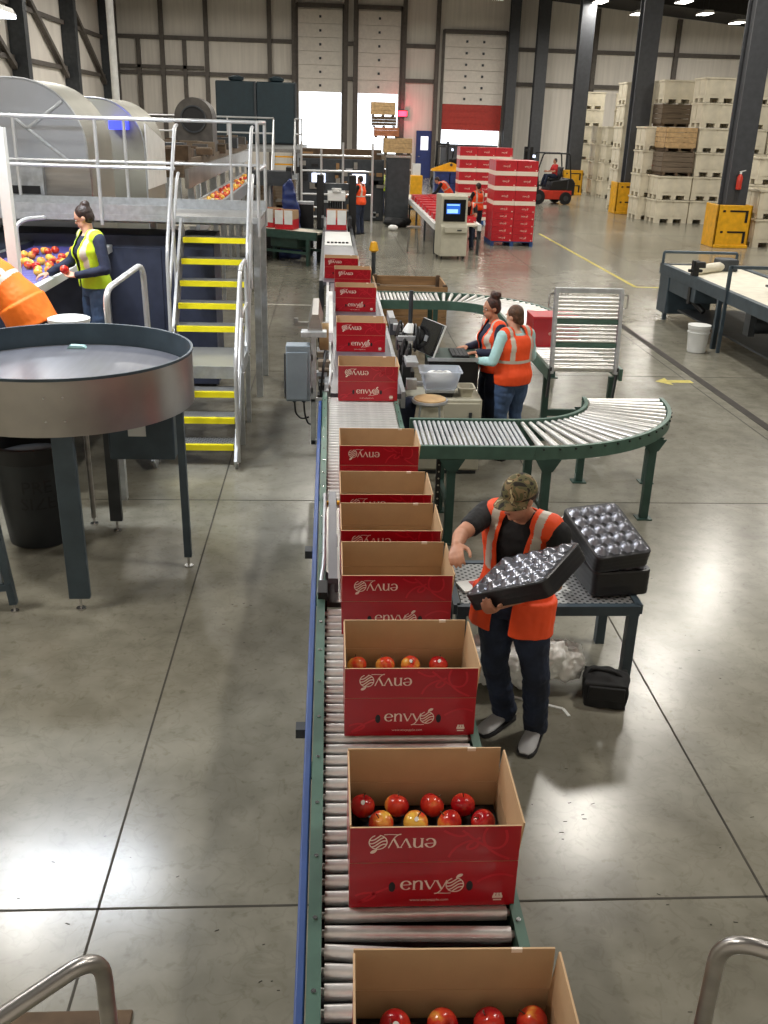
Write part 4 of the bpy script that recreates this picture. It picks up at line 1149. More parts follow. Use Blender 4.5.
obj('shell', tub(.06, .085, .075, .10, .085), 'beige', sb_); obj('contents', MB().box(-.05, .05, -.07, .07, .012, .045), 'kraft_dark', sb_)
kd = thing('keyboard_desk', 'dark desk shelf where the two women stand at a keyboard', 'desk', (1.32, 9.88, 0))
obj('desk_top', MB().box(-.30, .26, -.24, .27, 1.045, 1.075), 'green_dark', kd, bevel=.004)
obj('front_edge', MB().box(-.30, .26, -.255, -.24, 1.045, 1.08), 'galv', kd)
obj('cabinet_body', MB().box(-.28, .24, -.20, .24, 0.02, 1.045), 'black', kd); obj('pedestal', MB().box(-.26, .22, -.18, .22, 0, .02), 'black', kd)
kb = thing('keyboard', 'black keyboard under the hands of the dark haired woman', 'keyboard', (1.36, 9.84, 1.076))
obj('case', MB().box(-.08, .10, -.17, .20, 0, .018), 'black', kb, bevel=.004)
m = MB()
for i in range(4):
    for j_ in range(11): m.cbox((-.06 + i * .042, -.15 + j_ * .032, .021), (.034, .025, .008))
obj('keys', m, 'dark_steel', kb)
mn = thing('computer_monitor', 'black flat monitor tilted towards the woman at the keyboard', 'monitor', (.985, 9.85, 1.085), radians(-68))
Tm = Matrix.Rotation(radians(-22), 4, 'X')
obj('screen_case', MB(Tm).box(-.23, .23, -.015, .015, .0, .34), 'black_gloss', mn, bevel=.006)
obj('screen_rim', MB(Tm).box(-.235, .235, .0, .02, -.005, .345), 'plastic_white', mn, bevel=.004); obj('screen', MB(Tm).box(-.21, .21, -.018, -.014, .02, .32), 'black_gloss', mn)
obj('arm', MB().bar((0, .03, .15), (0, .16, .12), .06, .06).bar((0, .16, .15), (0, .16, -.30), .05, .05), 'galv', mn)
m = MB(); m.tube([(.14 + .0 * cos(i * pi / 12), .14 * cos(i * pi / 12) + .0, .14 * sin(i * pi / 12)) for i in range(24)], .012, 6, close=True)
m.tube([(.18, .11 * cos(i * pi / 12), .11 * sin(i * pi / 12)) for i in range(24)], .012, 6, close=True)
o = tag(obj('cable_coil', m, 'black'), 'black coiled cable behind the flat monitor on the machine side', 'cable'); o.location = (.78, 10.05, 1.2)
m = MB(); m.ell((0, 0, .36), (.11, .10, .12), 12); m.tube([(0, 0, .3), (.01, .0, .12), (0, .0, .0)], [.10, .085, .095], 12)
o = tag(obj('dark_jacket', volume(m, .012, 3), 'shirt_navy'), 'dark blue jacket bundle hanging between the line and the stool', 'jacket'); o.location = (.80, 8.95, .38)

# wooden bin behind the loop
wbx = thing('wooden_bin', 'brown open wooden bin standing behind the looping conveyor', 'bin', (1.38, 16.7, 0))
for s in (-1, 1):
    m = MB()
    for i in range(4): m.box(-.6, .6, s * .6 - .012, s * .6 + .012, .12 + i * .17, .12 + i * .17 + .16)
    obj('wall_boards', m, 'wood', wbx)
    m = MB()
    for i in range(4): m.box(s * .6 - .012, s * .6 + .012, -.585, .585, .12 + i * .17, .12 + i * .17 + .16)
    obj('wall_boards', m, 'wood', wbx)
    for q in (-1, 1): obj('corner_post', MB().box(s * .565 - .035, s * .565 + .035, q * .55 - .035, q * .55 + .035, .1, .82), 'wood_dark', wbx)
    obj('skid', MB().box(s * .52 - .05, s * .52 + .05, -.6, .6, 0, .10), 'wood_dark', wbx)
obj('bottom', MB().box(-.6, .6, -.6, .6, .09, .12), 'wood_dark', wbx)

# ------------------------------------------------------------------ steel table with tray stacks
tx0, tx1, ty0, ty1, tz = .79, 1.92, 5.10, 5.72, .60
stt = thing('steel_table', 'grey steel table with a perforated top behind the worker in the cap', 'table', ((tx0 + tx1) / 2, (ty0 + ty1) / 2, 0))
hx, hy = (tx1 - tx0) / 2, (ty1 - ty0) / 2
obj('table_top', MB().box(-hx + .03, hx - .03, -hy + .03, hy - .03, tz - .012, tz), 'grate', stt)
m = MB()
for s in (-1, 1): m.box(-hx, hx, s * hy - .022, s * hy + .022, tz - .06, tz + .004); m.box(s * hx - .022, s * hx + .022, -hy, hy, tz - .06, tz + .004)
obj('apron', m, 'slate', stt)
for a in (-1, 1):
    for b_ in (-1, 1): obj('leg', MB().box(a * (hx - .03) - .03, a * (hx - .03) + .03, b_ * (hy - .02) - .03, b_ * (hy - .02) + .03, 0, tz - .05), 'slate', stt)
def fruit_tray_mesh(L=.52, W=.385, Hh=.085, nx=5, ny=4):
    """shallow nested stack of moulded cups: rounded slab, rims between cups"""
    m = MB(); r = .045
    def rr_(w_, d_, z): return [V((sx * (w_ - r) + r * cos(a), sy * (d_ - r) + r * sin(a), z)) for sx, sy, aa in ((1, 1, 0), (-1, 1, 90), (-1, -1, 180), (1, -1, 270)) for a in (radians(aa + k) for k in (0, 22, 45, 68, 90))]
    a, b = L / 2, W / 2; R = [rr_(a - .012, b - .012, 0)]; n = 4
    for i in range(n):
        z = Hh * (i + .2) / n; R.append(rr_(a - .0015, b - .0015, z)); R.append(rr_(a, b, z + Hh * .4 / n)); R.append(rr_(a, b, z + Hh * .55 / n))
    R += [rr_(a - .004, b - .004, Hh), rr_(a - .012, b - .012, Hh)]
    m.rings(R, 1)
    return m
def tray_surface(L=.52, W=.385, Hh=.085, nx=5, ny=4):
    m = MB(); px, py = (L - .05) / nx, (W - .04) / ny; K = 9
    NX, NY = nx * K, ny * K; vs = []; x0, y0 = -(L - .05) / 2, -(W - .04) / 2
    for j in range(NY + 1):
        for i in range(NX + 1):
            x = x0 + i * px / K; y = y0 + j * py / K
            jj = min(ny - 1, j // K); off = 0
            u = ((x - x0) / px) % 1 - .5; v = ((y - y0) / py) % 1 - .5
            d = sqrt(u * u + v * v)
            z = .024 * cos(min(1, d / .46) * pi / 2) ** .8
            cu_, cv_ = ((x - x0) / px + .5) % 1 - .5, ((y - y0) / py + .5) % 1 - .5
            e = sqrt(cu_ * cu_ + cv_ * cv_); z -= .016 * max(0, 1 - e / .24)
            if i in (0, NX) or j in (0, NY): z = 0
            vs.append((x, y, Hh + z + .001))
    fs = [(j * (NX + 1) + i, j * (NX + 1) + i + 1, (j + 1) * (NX + 1) + i + 1, (j + 1) * (NX + 1) + i) for j in range(NY) for i in range(NX)]
    m.add(vs, fs); return m
tray_body = fruit_tray_mesh().mesh('tray_body', 30); tray_body.materials.append(M['tray_dark']); tray_body.materials.append(M['tray_dark'])
tray_top = tray_surface().mesh('tray_top', 70); tray_top.materials.append(M['tray'])
def tray_stack(label, Mx):
    t = thing('fruit_tray_stack', label, 'fruit trays', (0, 0, 0), 0, 'stacks of dark moulded fruit trays')
    o = link(bpy.data.objects.new('nested_trays', tray_body)); o.parent = t
    o = link(bpy.data.objects.new('top_tray', tray_top)); o.parent = t
    t.matrix_world = Mx; return t
def basis(A, u, v, L=.52, W=.385, zs=1.1):
    """matrix: A = corner of the top face, u along the length, v along the width"""
    u = u.normalized(); v = (v - u * v.dot(u)).normalized(); n = u.cross(v)
    c = A + u * L / 2 + v * W / 2 - n * .085 * zs
    mx = Matrix.Identity(4)
    for i in range(3): mx[i][0] = u[i]; mx[i][1] = v[i]; mx[i][2] = n[i] * zs; mx[i][3] = c[i]
    return mx
A, B_, C_ = V((1.627, 5.13, .895)), V((2.005, 5.22, .908)), V((1.886, 5.70, 1.048))
tray_stack('upper dark fruit tray stack lying tilted on top of another on the steel table', basis(B_, C_ - B_, A - B_, zs=1.35))
mx = Matrix.Translation((1.80, 5.47, .605)) @ Matrix.Rotation(radians(97), 4, 'Z') @ Matrix.Diagonal((1, 1, 2.0, 1))
lw = tray_stack('lower dark fruit tray stack lying flat on the right end of the steel table', mx)
HA, HB_, HC = V((.680, 4.22, 1.115)), V((.987, 3.90, 1.359)), V((1.230, 4.18, 1.442))
held = tray_stack('dark fruit tray stack tilted in the arms of the worker in the cap', basis(HA, HB_ - HA, HC - HB_))
# paper sheet, plastic bag and black bag
o = tag(obj('printed_sheet', MB().box(-.10, .10, -.07, .07, 0, .012, 0).box(-.02, .07, -.05, .05, .0121, .0135, 1), ['plastic_white', 'red_far']), 'white card with red print on the left end of the steel table', 'card'); o.location = (.93, 5.35, .606); o.rotation_euler = (0, 0, .3)
m = MB(); rr = random.Random(8)
for i in range(40):
    a = rr.random() * 6.3; q = rr.random() * .23; m.ell((q * cos(a) * 1.5, q * sin(a) * .75, .10 + rr.random() * .22), (.11 + .05 * rr.random(), .10, .08 + .05 * rr.random()), 10)
me = volume(m, .012, 1)
displace(me, lambda c: .05 * abs(noise.noise(c * 9)) + .03 * abs(noise.noise(c * 22)) - .02, .002)
o = tag(obj('plastic_bag', me, 'plastic_bag'), 'crumpled white plastic sheeting heaped on the floor under the steel table', 'plastic sheeting'); o.location = (1.22, 5.14, 0); o.scale = (1, .75, .92)
m = MB()
m.box(-.13, .13, -.10, .10, .0, .17); m.ell((-.03, 0, .17), (.12, .09, .06), 12); m.ell((.05, 0, .14), (.10, .10, .07), 12)
me = volume(m, .010, 3)
displace(me, lambda c: .012 * noise.noise(c * 16), .002)
t = thing('shoulder_bag', 'black soft bag on the floor by the right leg of the steel table', 'bag', (1.73, 4.98, 0), radians(-12))
obj('pouch', me, 'rubber', t); obj('strap', MB().tube(fillet([(-.12, -.02, .17), (-.10, -.03, .24), (.06, -.03, .225), (.12, -.02, .15)], .06), .010, 8), 'rubber', t); obj('flap', MB().box(-.11, .11, -.125, -.105, .07, .16), 'rubber', t, bevel=.006)

# ------------------------------------------------------------------ worker in the cap
rt_ = thing('person', 'worker in a camouflage cap and orange vest holding a dark fruit tray', 'person', (0, 0, 0))
P = dict(pelvis=V((1.02, 4.62, .90)), spine=V((1.05, 4.66, 1.17)), neck=V((1.03, 4.575, 1.425)), head=V((.975, 4.47, 1.55)), face=V((-.80, -.52, -.22)), headup=V((-.12, -.14, 1)),
         shR=V((.86, 4.69, 1.385)), shL=V((1.195, 4.45, 1.365)), elR=V((.685, 4.46, 1.35)), wrR=V((.635, 4.245, 1.385)), elL=V((1.17, 4.33, 1.13)), wrL=V((.858, 4.160, 1.106)),
         hpR=V((.955, 4.665, .87)), hpL=V((1.095, 4.575, .87)), knR=V((.955, 4.66, .48)), knL=V((1.17, 4.53, .47)), anR=V((1.06, 4.75, .087)), anL=V((1.215, 4.60, .087)),
         toeR=V((-.75, -.66, 0)), toeL=V((-.45, -.9, 0)))
P['handR'] = (V((-.15, -.9, -.05)), V((.35, -.1, -.9)), (.35, .5, .35), .4)
P['handL'] = (V((-.64, -.74, -.12)), V((-.494, .174, .852)), (1.15, .5, .25), .2)
person(rt_, P, dict(style='cap', shirt='shirt_black', sleeve=.62, vest='vest', open=(.055, .085), bands=False, hem=0, drop=.08, foot=1.12, cuff=.0, pants='denim_dark', baggy=1.12, shoe='shoe', skin='skin', wide=1.08), .0065, .97)

# ------------------------------------------------------------------ two women at the desk
w2 = thing('person', 'woman seen from behind in orange vest, aqua sleeves and jeans', 'person', (1.92, 9.64, 0), radians(32))
P = stand(.95, face=(-.25, 1, -.12), neck=(0, .02, 1.44), head=(0, .045, 1.585), elL=(-.31, .0, 1.14), wrL=(-.30, .24, 1.10), elR=(.29, .03, 1.13), wrR=(.22, .25, 1.05))
person(w2, P, dict(style='low', hair='hair_brown', skin='skin_light', shirt='shirt_aqua', sleeve=1.6, vest='vest', hem=.05, pants='denim_blue', wide=1.16), .008, .955)
w1 = thing('person', 'woman in orange vest with dark curly hair up typing at the keyboard', 'person', (1.76, 10.02, 0), radians(102))
P = stand(.955, face=(0, 1, -.15), head=(0, .05, 1.60), elL=(-.23, .04, 1.15), wrL=(-.15, .24, 1.15), elR=(.24, .05, 1.16), wrR=(.13, .26, 1.155))
P['handL'] = (V((.1, 1, -.05)), V((0, 0, -1)), (.3, .35, .3)); P['handR'] = (V((-.1, 1, -.05)), V((0, 0, -1)), (.3, .35, .3))
person(w1, P, dict(style='topbun', hair='hair_red', skin='skin', shirt='shirt_navy', sleeve=1.6, vest='vest', hem=.10, pants='denim_dark', bust=True, open=(.02, .09)), .008, .955)
# ------------------------------------------------------------------ round accumulating table (left)
tu = thing('rotary_table', 'round steel rotary table with a dark inner rim in the left foreground', 'rotary table', (-1.95, 7.05, 0))
zr, zb, rr0 = 1.70, 1.31, .93
obj('rim_band', MB().lathe([(rr0 - .012, zb), (rr0, zb), (rr0, zr - .004), (rr0 - .012, zr - .004), (rr0 - .012, zb)], n=72, cap=False), 'steel_rim', tu)
obj('inner_rim', MB().lathe([(rr0 - .0121, zr - .19), (rr0 - .0121, zr + .006), (rr0 + .006, zr + .008), (rr0 + .006, zr - .012), (rr0 - .003, zr - .012)], n=72, cap=False), 'slate', tu)
obj('turntable', MB().lathe([(0, zr - .20), (rr0 - .02, zr - .20), (rr0 - .02, zr - .165), (0, zr - .16)], n=64), 'belt_grey', tu)
obj('underframe', MB().bar((-.8, 0, zb + .03), (.8, 0, zb + .03), .1, .08).bar((0, -.8, zb + .03), (0, .8, zb + .03), .1, .08).lathe([(0, zb + .06), (.9, zb + .06), (.9, zb + .1), (0, zb + .1)], n=40), 'slate', tu)
obj('leg', MB().bar((.17, -.86, zb + .1), (.18, -.865, .09), .15, .05, upv=V((0, 1, 0))), 'slate', tu, bevel=.008)
obj('leg', MB().bar((.84, -.14, zb + .1), (.85, -.15, .09), .055, .055), 'slate', tu)
obj('leg', MB().bar((.15, .55, zb + .1), (.15, .55, .10), .10, .05), 'dark_steel', tu)
obj('leg', MB().cyl((-.08, .70, zb + .1), (-.08, .70, .06), .022, n=10), 'steel', tu)
obj('leg', MB().bar((-.80, .2, zb + .1), (-.80, .2, .09), .10, .06), 'slate', tu)
for x, y in ((.18, -.865), (.85, -.15), (.15, .55), (-.08, .70), (-.80, .2)):
    obj('levelling_foot', MB().cyl((x, y, .0), (x, y, .012), .035, n=12).cyl((x, y, .01), (x, y, .12), .010, n=8), 'chrome', tu)
gb = obj('gearbox', MB().box(.20, .72, .28, .62, .74, 1.26), 'slate', tu, bevel=.015)
obj('warning_label', MB().box(.36, .50, .275, .2795, .94, 1.03), 'plastic_white', gb); obj('warning_label', MB().box(.36, .50, .274, .2795, 1.04, 1.11), 'safety_yellow', gb)
o = tag(obj('cloth', MB().prism([(-.075, 0), (.075, 0), (.06, .02), (-.05, .025)], -.03, .03), 'shirt_aqua'), 'small folded pale blue cloth lying on the round rotary table', 'cloth'); o.location = (-2.05, 7.80, zr - .160)
m = MB()
for dx in (-.11, 0.02):
    for z in (1.42, 1.58):
        a = radians(-78) + dx; m.cyl((rr0 * cos(a), rr0 * sin(a), z), ((rr0 + .005) * cos(a), (rr0 + .005) * sin(a), z), .007, n=8)
obj('rivets', m, 'chrome', tu)
br = thing('waste_barrel', 'dark barrel with black stencilled letters under the round rotary table', 'barrel', (-2.40, 7.46, 0))
obj('shell', MB().lathe([(.24, 0), (.25, .01), (.29, .40), (.31, .80), (.325, .82), (.325, .85), (.30, .85), (.27, .4), (.23, .03), (0, .03)], n=36), 'barrel', br)
obj('liner_bag', MB().lathe([(.33, .74), (.335, .80), (.335, .865), (.30, .87), (.27, .6), (.0, .5)], n=30), 'black', br)
m = MB()
for line, z in (('PRE', .50), ('SIZE', .36)):
    mm = MB(); wd = text_mesh(mm, line, 0, 0, .15, 0, 0); rad = .2905 if z < .45 else .298
    for p in mm.v:
        a = radians(-72) + (p.x - wd / 2) / rad; q = rad + .002; p.x, p.y, p.z = q * cos(a), q * sin(a), z + p.z
    m.add(mm.v, mm.f)
obj('stencil', m, 'black', br)
fr = thing('frame_stand', 'dark steel stand with a pale panel cut by the left edge under the table', 'stand', (-2.42, 6.15, 0))
obj('leg', MB().bar((.19, 0, .06), (.12, .02, .75), .05, .05), 'slate', fr); obj('leg', MB().bar((-.35, 0, .06), (-.35, .02, .75), .05, .05), 'slate', fr)
obj('cross_bar', MB().bar((.19, 0, .20), (-.35, 0, .14), .05, .05), 'slate', fr); obj('panel', MB().box(-.35, .13, -.01, .01, .22, .5), 'ebox', fr); obj('top_bar', MB().bar((.13, .02, .74), (-.36, .02, .74), .05, .05), 'slate', fr)
for x in (.19, -.35): obj('levelling_foot', MB().cyl((x, 0, 0), (x, 0, .01), .03, n=10).cyl((x, 0, .01), (x, 0, .08), .01, n=8), 'chrome', fr)

# ------------------------------------------------------------------ yellow-edged stair and platform
sta = thing('metal_stair', 'grey metal stair with yellow tread edges leading up to the platform', 'stair', (0, 0, 0))
SX0, SX1 = -1.72, -.96
def tread(y, z, d=.24):
    o = obj('tread', MB().box(SX0, SX1, y, y + d, z - .035, z), 'grate', sta)
    obj('nosing', MB().box(SX0 + .005, SX1 - .005, y - .012, y + .035, z - .055, z + .004), 'yellow', o)
for i in range(3): tread(9.30 + .21 * i, .22 * (i + 1), .25)
for i in range(5): tread(10.82 + .205 * i, 1.12 + .22 * i, .26)
o = obj('landing', MB().box(SX0, SX1, 9.92, 10.86, .85, .88), 'grate', sta)
obj('landing_frame', MB().box(SX0 - .04, SX1 + .04, 9.90, 9.93, .76, .89).box(SX1, SX1 + .04, 9.9, 10.9, .74, .89).box(SX0 - .04, SX0, 9.9, 10.9, .74, .89), 'galv', sta)
for x in (SX0 - .03, SX1 + .03):
    obj('stringer', MB().bar((x, 9.18, .03), (x, 9.95, .82), .03, .24), 'galv', sta)
    obj('stringer', MB().bar((x, 10.75, .86), (x, 11.88, 2.12), .03, .26), 'rail', sta)
    for y in (10.0, 10.85): obj('landing_post', MB().bar((x, y, 0), (x, y, .8), .05, .05), 'galv', sta)
for sx, x in ((-1, SX0 - .05), (1, SX1 + .06)):
    m = MB(); m.tube(fillet([(x, 11.95, 3.22), (x, 11.80, 3.20), (x, 10.78, 1.93), (x, 10.72, .9)], .18, 7), .021, 10)
    m.tube(fillet([(x, 11.9, 2.70), (x, 11.75, 2.62), (x, 10.76, 1.45)], .12), .018, 10)
    m.tube([(x, 11.3, 1.48), (x, 11.3, 2.6)], .018, 8)
    obj('handrail', m, 'rail', sta)
x = SX1 + .05
m = MB(); m.tube(fillet([(x, 10.70, .86), (x, 10.66, 1.90), (x, 10.0, 1.90), (x, 9.22, 1.08), (x, 9.24, .06)], .16, 7), .022, 10)
m.tube(fillet([(x, 10.66, 1.42), (x, 10.0, 1.42), (x, 9.24, .62)], .12), .018, 10); m.tube([(x, 9.98, .85), (x, 9.98, 1.88)], .018, 8)
obj('handrail', m, 'rail', sta)
pf = thing('platform', 'raised grey platform with double white guard rails behind the stair', 'platform', (0, 0, 0))
PX0, PX1, PY0, PY1, PZ = -6.5, -.84, 11.88, 13.2, 2.2
obj('deck', MB().box(PX0, PX1, PY0, PY1, PZ - .03, PZ), 'deck', pf)
obj('edge_beam', MB().box(PX0, PX1, PY0 - .02, PY0 + .02, PZ - .05, PZ + .02).box(PX0, PX1, PY1 - .04, PY1, PZ - .2, PZ - .03).box(PX1 - .04, PX1, PY0, PY1, PZ - .15, PZ - .03), 'galv', pf)
obj('toe_board', MB().box(PX0, SX0 - .1, PY0 - .012, PY0 - .002, PZ + .02, PZ + .13).box(PX0, PX1, PY1 - .05, PY1 - .035, PZ, PZ + .12), 'galv', pf)
for (x, y) in ((PX1 - .04, PY0 + .1), (PX1 - .04, PY1 - .1), (-4.3, PY0 + .1), (-4.3, PY1 - .1), (-2.3, PY1 - .1)): obj('support_post', MB().box(x - .04, x + .04, y - .04, y + .04, 0, PZ - .03), 'galv', pf)
def guard(y, x0, x1, posts, end=False):
    m = MB(); m.tube([(x0, y, PZ + 1.07), (x1, y, PZ + 1.07)], .024, 10); obj('top_rail', m, 'rail', pf)
    m = MB(); m.tube([(x0, y, PZ + .55), (x1, y, PZ + .55)], .02, 10); obj('mid_rail', m, 'rail', pf)
    for p in posts: obj('rail_post', MB().cyl((p, y, PZ - .1), (p, y, PZ + 1.07), .021, n=10), 'rail', pf)
guard(PY0 - .03, PX0, SX0 - .08, (-4.0, -2.68))
guard(PY1, PX0, PX1, (-4.0, -2.62, -1.28))
m = MB(); m.tube([(PX1, PY0, PZ + 1.07), (PX1, PY1, PZ + 1.07)], .024); m.tube([(PX1, PY0, PZ + .55), (PX1, PY1, PZ + .55)], .02); m.cyl((PX1, PY0, PZ - .2), (PX1, PY0, PZ + 1.07), .022, n=10); m.cyl((PX1, PY1, PZ - .2), (PX1, PY1, PZ + 1.07), .022, n=10)
obj('side_rail', m, 'rail', pf)
nv = thing('enclosure', 'dark navy machine enclosure under the platform behind the stair', 'enclosure', (-2.45, 12.4, 0))
obj('body', MB().box(-1.9, 1.02, -.15, .6, .08, 1.95), 'navy_panel', nv, bevel=.01)
for x in (-1.0, -.05): obj('access_panel', MB().box(x - .42, x + .42, -.17, -.15, .3, 1.8), 'navy_panel', nv, bevel=.006)
obj('plinth', MB().box(-1.85, .98, -.1, .55, 0, .08), 'black', nv)

# ------------------------------------------------------------------ sorting deck, belt, people
sd_ = thing('sorting_deck', 'low steel deck the sorters stand on behind the round table', 'deck', (0, 0, 0))
obj('deck_plate', MB().box(-5.2, -1.84, 8.25, 11.6, .86, .90), 'deck', sd_)
for x in (-5.0, -3.4, -1.9):
    for y in (8.35, 10., 11.5): obj('leg', MB().box(x - .04, x + .04, y - .04, y + .04, 0, .86), 'galv', sd_)
hr_ = thing('hand_rail', 'short curved white hand rail between the lime vest woman and the stair', 'hand rail', (0, 0, .90))
m = MB(); m.tube(fillet([(-1.94, 8.55, .0), (-1.96, 8.55, .98), (-1.80, 9.50, 1.09), (-1.79, 9.55, .0)], .16, 8), .028, 12); obj('rail_tube', m, 'rail', hr_)
obj('base_flange', MB().cyl((-1.94, 8.55, 0), (-1.94, 8.55, .012), .06, n=14), 'galv', hr_); obj('base_flange', MB().cyl((-1.79, 9.55, 0), (-1.79, 9.55, .012), .06, n=14), 'galv', hr_)
bz = 1.79
sbt = thing('sorting_belt', 'apple sorting belt with purple carriers beside the woman in the lime vest', 'conveyor', (0, 0, 0))
obj('belt', MB().box(-3.62, -2.74, 8.95, 12.3, bz - .05, bz), 'belt_purple', sbt)
obj('side_board', MB().box(-2.74, -2.67, 8.95, 12.3, bz - .05, bz + .04), 'plastic_white', sbt, bevel=.01); obj('side_board', MB().box(-3.70, -3.62, 8.95, 12.3, bz - .22, bz + .07), 'dark_steel', sbt)
obj('end_board', MB().box(-3.70, -2.66, 8.90, 8.95, bz - .22, bz + .02), 'galv', sbt)
m = MB()
for i in range(30): m.cyl((-3.62, 9.02 + i * .11, bz - .02), (-2.74, 9.02 + i * .11, bz - .02), .028, n=8)
obj('carrier_rolls', m, 'belt_purple', sbt)
for x in (-3.66, -2.70):
    for y in (9.1, 11.9): obj('leg', MB().box(x - .03, x + .03, y - .03, y + .03, .90, bz - .2), 'galv', sbt)
obj('guard_hoop', MB().tube(fillet([(-3.30, 10.6, bz), (-3.30, 10.6, bz + .42), (-3.22, 10.7, bz + .47), (-3.08, 10.9, bz + .47)], .1), .022, 10), 'rail', sbt)
rr = random.Random(21); placed = []
n_ = 0
while n_ < 46:
    x = rr.uniform(-3.45, -2.80); y = rr.uniform(9.05, 11.6)
    if x > -2.95 and 9.4 < y < 9.75: continue
    if all((x - a) ** 2 + (y - b) ** 2 > .0066 for a, b in placed):
        placed.append((x, y)); n_ += 1
        apple(x, y, bz + .045, 'red and yellow apple lying loose on the purple sorting belt', 'apples on the sorting belt', s=1.05)
lp = thing('post', 'bright white square post at the left edge beside the sorting belt', 'post', (-2.90, 9.15, .90))
obj('shaft', MB().box(-.045, .045, -.045, .045, 0, 2.28), 'white_paint', lp); obj('base_plate', MB().box(-.08, .08, -.08, .08, 0, .012), 'white_paint', lp)
bk = thing('pail', 'white pail with a lid standing behind the rim of the round table', 'pail', (-2.27, 8.46, .90))
obj('shell', MB().lathe([(.13, 0), (.155, .58), (.165, .60), (.165, .64), (.15, .64)], n=28), 'plastic_white', bk); obj('lid', MB().lathe([(0, .635), (.17, .635), (.172, .66), (.15, .668), (0, .664)], n=28), 'plastic_white', bk); bk.scale = (1.05, 1.05, 1.14)
wn = thing('waste_bin', 'small steel waste bin under the sorting belt next to the white pail', 'bin', (-2.52, 8.78, .90))
obj('shell', MB().lathe([(.10, 0), (.12, .60), (.125, .61), (.11, .61), (.09, .02), (0, .02)], n=24), 'steel', wn); obj('rim', MB().tube([(.124 * cos(i * pi / 12), .124 * sin(i * pi / 12), .61) for i in range(24)], .008, 8, close=True), 'chrome', wn)

yw = thing('person', 'woman in a lime vest and navy sleeves sorting apples at the belt', 'person', (-2.27, 9.52, .90), radians(126))
P = stand(.935, head=(.02, .05, 1.60), face=(.55, .8, -.40), neck=(0, .03, 1.45), elL=(-.24, .05, 1.14), wrL=(-.12, .28, 1.06), elR=(.25, .03, 1.14), wrR=(.16, .27, 1.02))
P['handL'] = (V((.15, 1, -.15)), V((.2, 0, -1)), (.3, .4, .3)); P['elR'] = V((.26, .12, 1.07)); P['wrR'] = V((.30, .33, .97)); P['handR'] = (V((.25, .95, -.2)), V((0, -.2, -1)), (.3, .4, .3))
P['elL'] = V((-.28, -.0, 1.05)); P['wrL'] = V((-.07, .21, .985)); P['handL'] = (V((.9, .4, .05)), V((.0, .45, .9)), (.5, .6, .4))
person(yw, P, dict(style='bun', hair='hair', skin='skin_light', shirt='shirt_navy', sleeve=1.6, vest='vest_lime', bands=False, hem=.13, pants='denim_blue', bust=True, open=(.02, .08)), .009, .935)
R = Matrix.Rotation(radians(126), 4, 'Z')
pp = V((-2.27, 9.52, .90)) + (R @ (P['wrL'] + V((.085, .075, .05))))
apple(pp.x, pp.y, pp.z, 'red apple held at the waist by the woman in the lime vest', None)
bo = thing('person', 'worker in a bright orange vest bending over at the left edge', 'person', (-2.69, 8.61, .90), radians(84))
P = stand(1.0, pelvis=(0, -.05, .80), spine=(0, .16, 1.16), neck=(0, .52, 1.10), head=(0, .66, 1.02), face=(0, .6, -.8), headup=(0, .8, .5), shR=(.19, .48, 1.06), shL=(-.19, .48, 1.06), elR=(.25, .55, .78), elL=(-.25, .55, .78), wrR=(.2, .70, .58), wrL=(-.2, .70, .58), hpR=(.09, -.05, .76), hpL=(-.09, -.05, .76), knR=(.11, .12, .45), knL=(-.11, .12, .45))
person(bo, P, dict(style='short', shirt='shirt_navy', sleeve=1.6, vest='vest_lit', hem=0, drop=.07, pants='denim_dark', wide=1.25), .010, 1.0)

# ------------------------------------------------------------------ metal hoods
def hood(name, label, x0, x1, y0, y1, z0, z1, r, pm='sheet'):
    t = thing(name, label, 'machine hood', (0, 0, 0))
    arc = [(x1 - r + r * cos(radians(a)), z1 - r + r * sin(radians(a))) for a in range(0, 91, 9)]
    poly = [(x0, z0), (x1, z0)] + arc + [(x0, z1)]
    m = MB(); n = len(poly); vs = [(p[0], y0, p[1]) for p in poly] + [(p[0], y1, p[1]) for p in poly]
    m.add(vs, [(i, i + 1, n + i + 1, n + i) for i in range(n - 1)] + [tuple(range(2 * n - 1, n - 1, -1))]); obj('shell', m, 'sheet_olive', t, ang=25)
    c = ((x0 * .35 + x1 * .65), (z0 + z1) / 2 + .1); m = MB(); vs = [(p[0], y0, p[1]) for p in poly] 
    m.add(vs, [tuple(range(n))]); obj('end_panel', m, pm, t)
    m = MB(); m.tube([(p[0], y0 - .004, p[1]) for p in [(x1, z0)] + arc + [(x0, z1)]], .014, 6); obj('edge_trim', m, 'galv', t)
    m = MB()
    for y in (y0 + .1, y1 - .1):
        for x in (x0 + .1, x1 - .1): m.box(x - .05, x + .05, y - .05, y + .05, 0, z0)
    for q in (0, 1, 2, 3): pass
    obj('support_legs', m, 'galv', t)
    return t
h1 = hood('machine_hood', 'large rounded stainless hood with a cross creased end panel at upper left', -6.3, -3.2, 13.6, 15.15, 1.2, 3.72, .85)
for a_, b_ in (((-4.17, 3.29), (-3.36, 2.66)), ((-3.46, 3.46), (-3.96, 3.10))): obj('crease', MB().bar((a_[0], 13.6, a_[1]), (b_[0], 13.6, b_[1]),   .05, .03, upv=V((0, 1, 0))), 'galv', h1, bevel=.02)
obj('lower_skirt', MB().box(-3.78, -3.16, 13.5, 13.6, 2.2, 2.74), 'steel', h1)
obj('side_duct', MB().box(-4.6, -3.75, 13.40, 13.6, 2.3, 2.75).box(-4.55, -3.8, 13.38, 13.41, 2.32, 2.42, 1), ['galv', 'black'], h1)
h2 = hood('machine_hood', 'second smaller rounded steel hood behind the large one with a blue display', -5.2, -2.98, 16.6, 18.4, 1.2, 3.56, .75, 'sheet_olive')
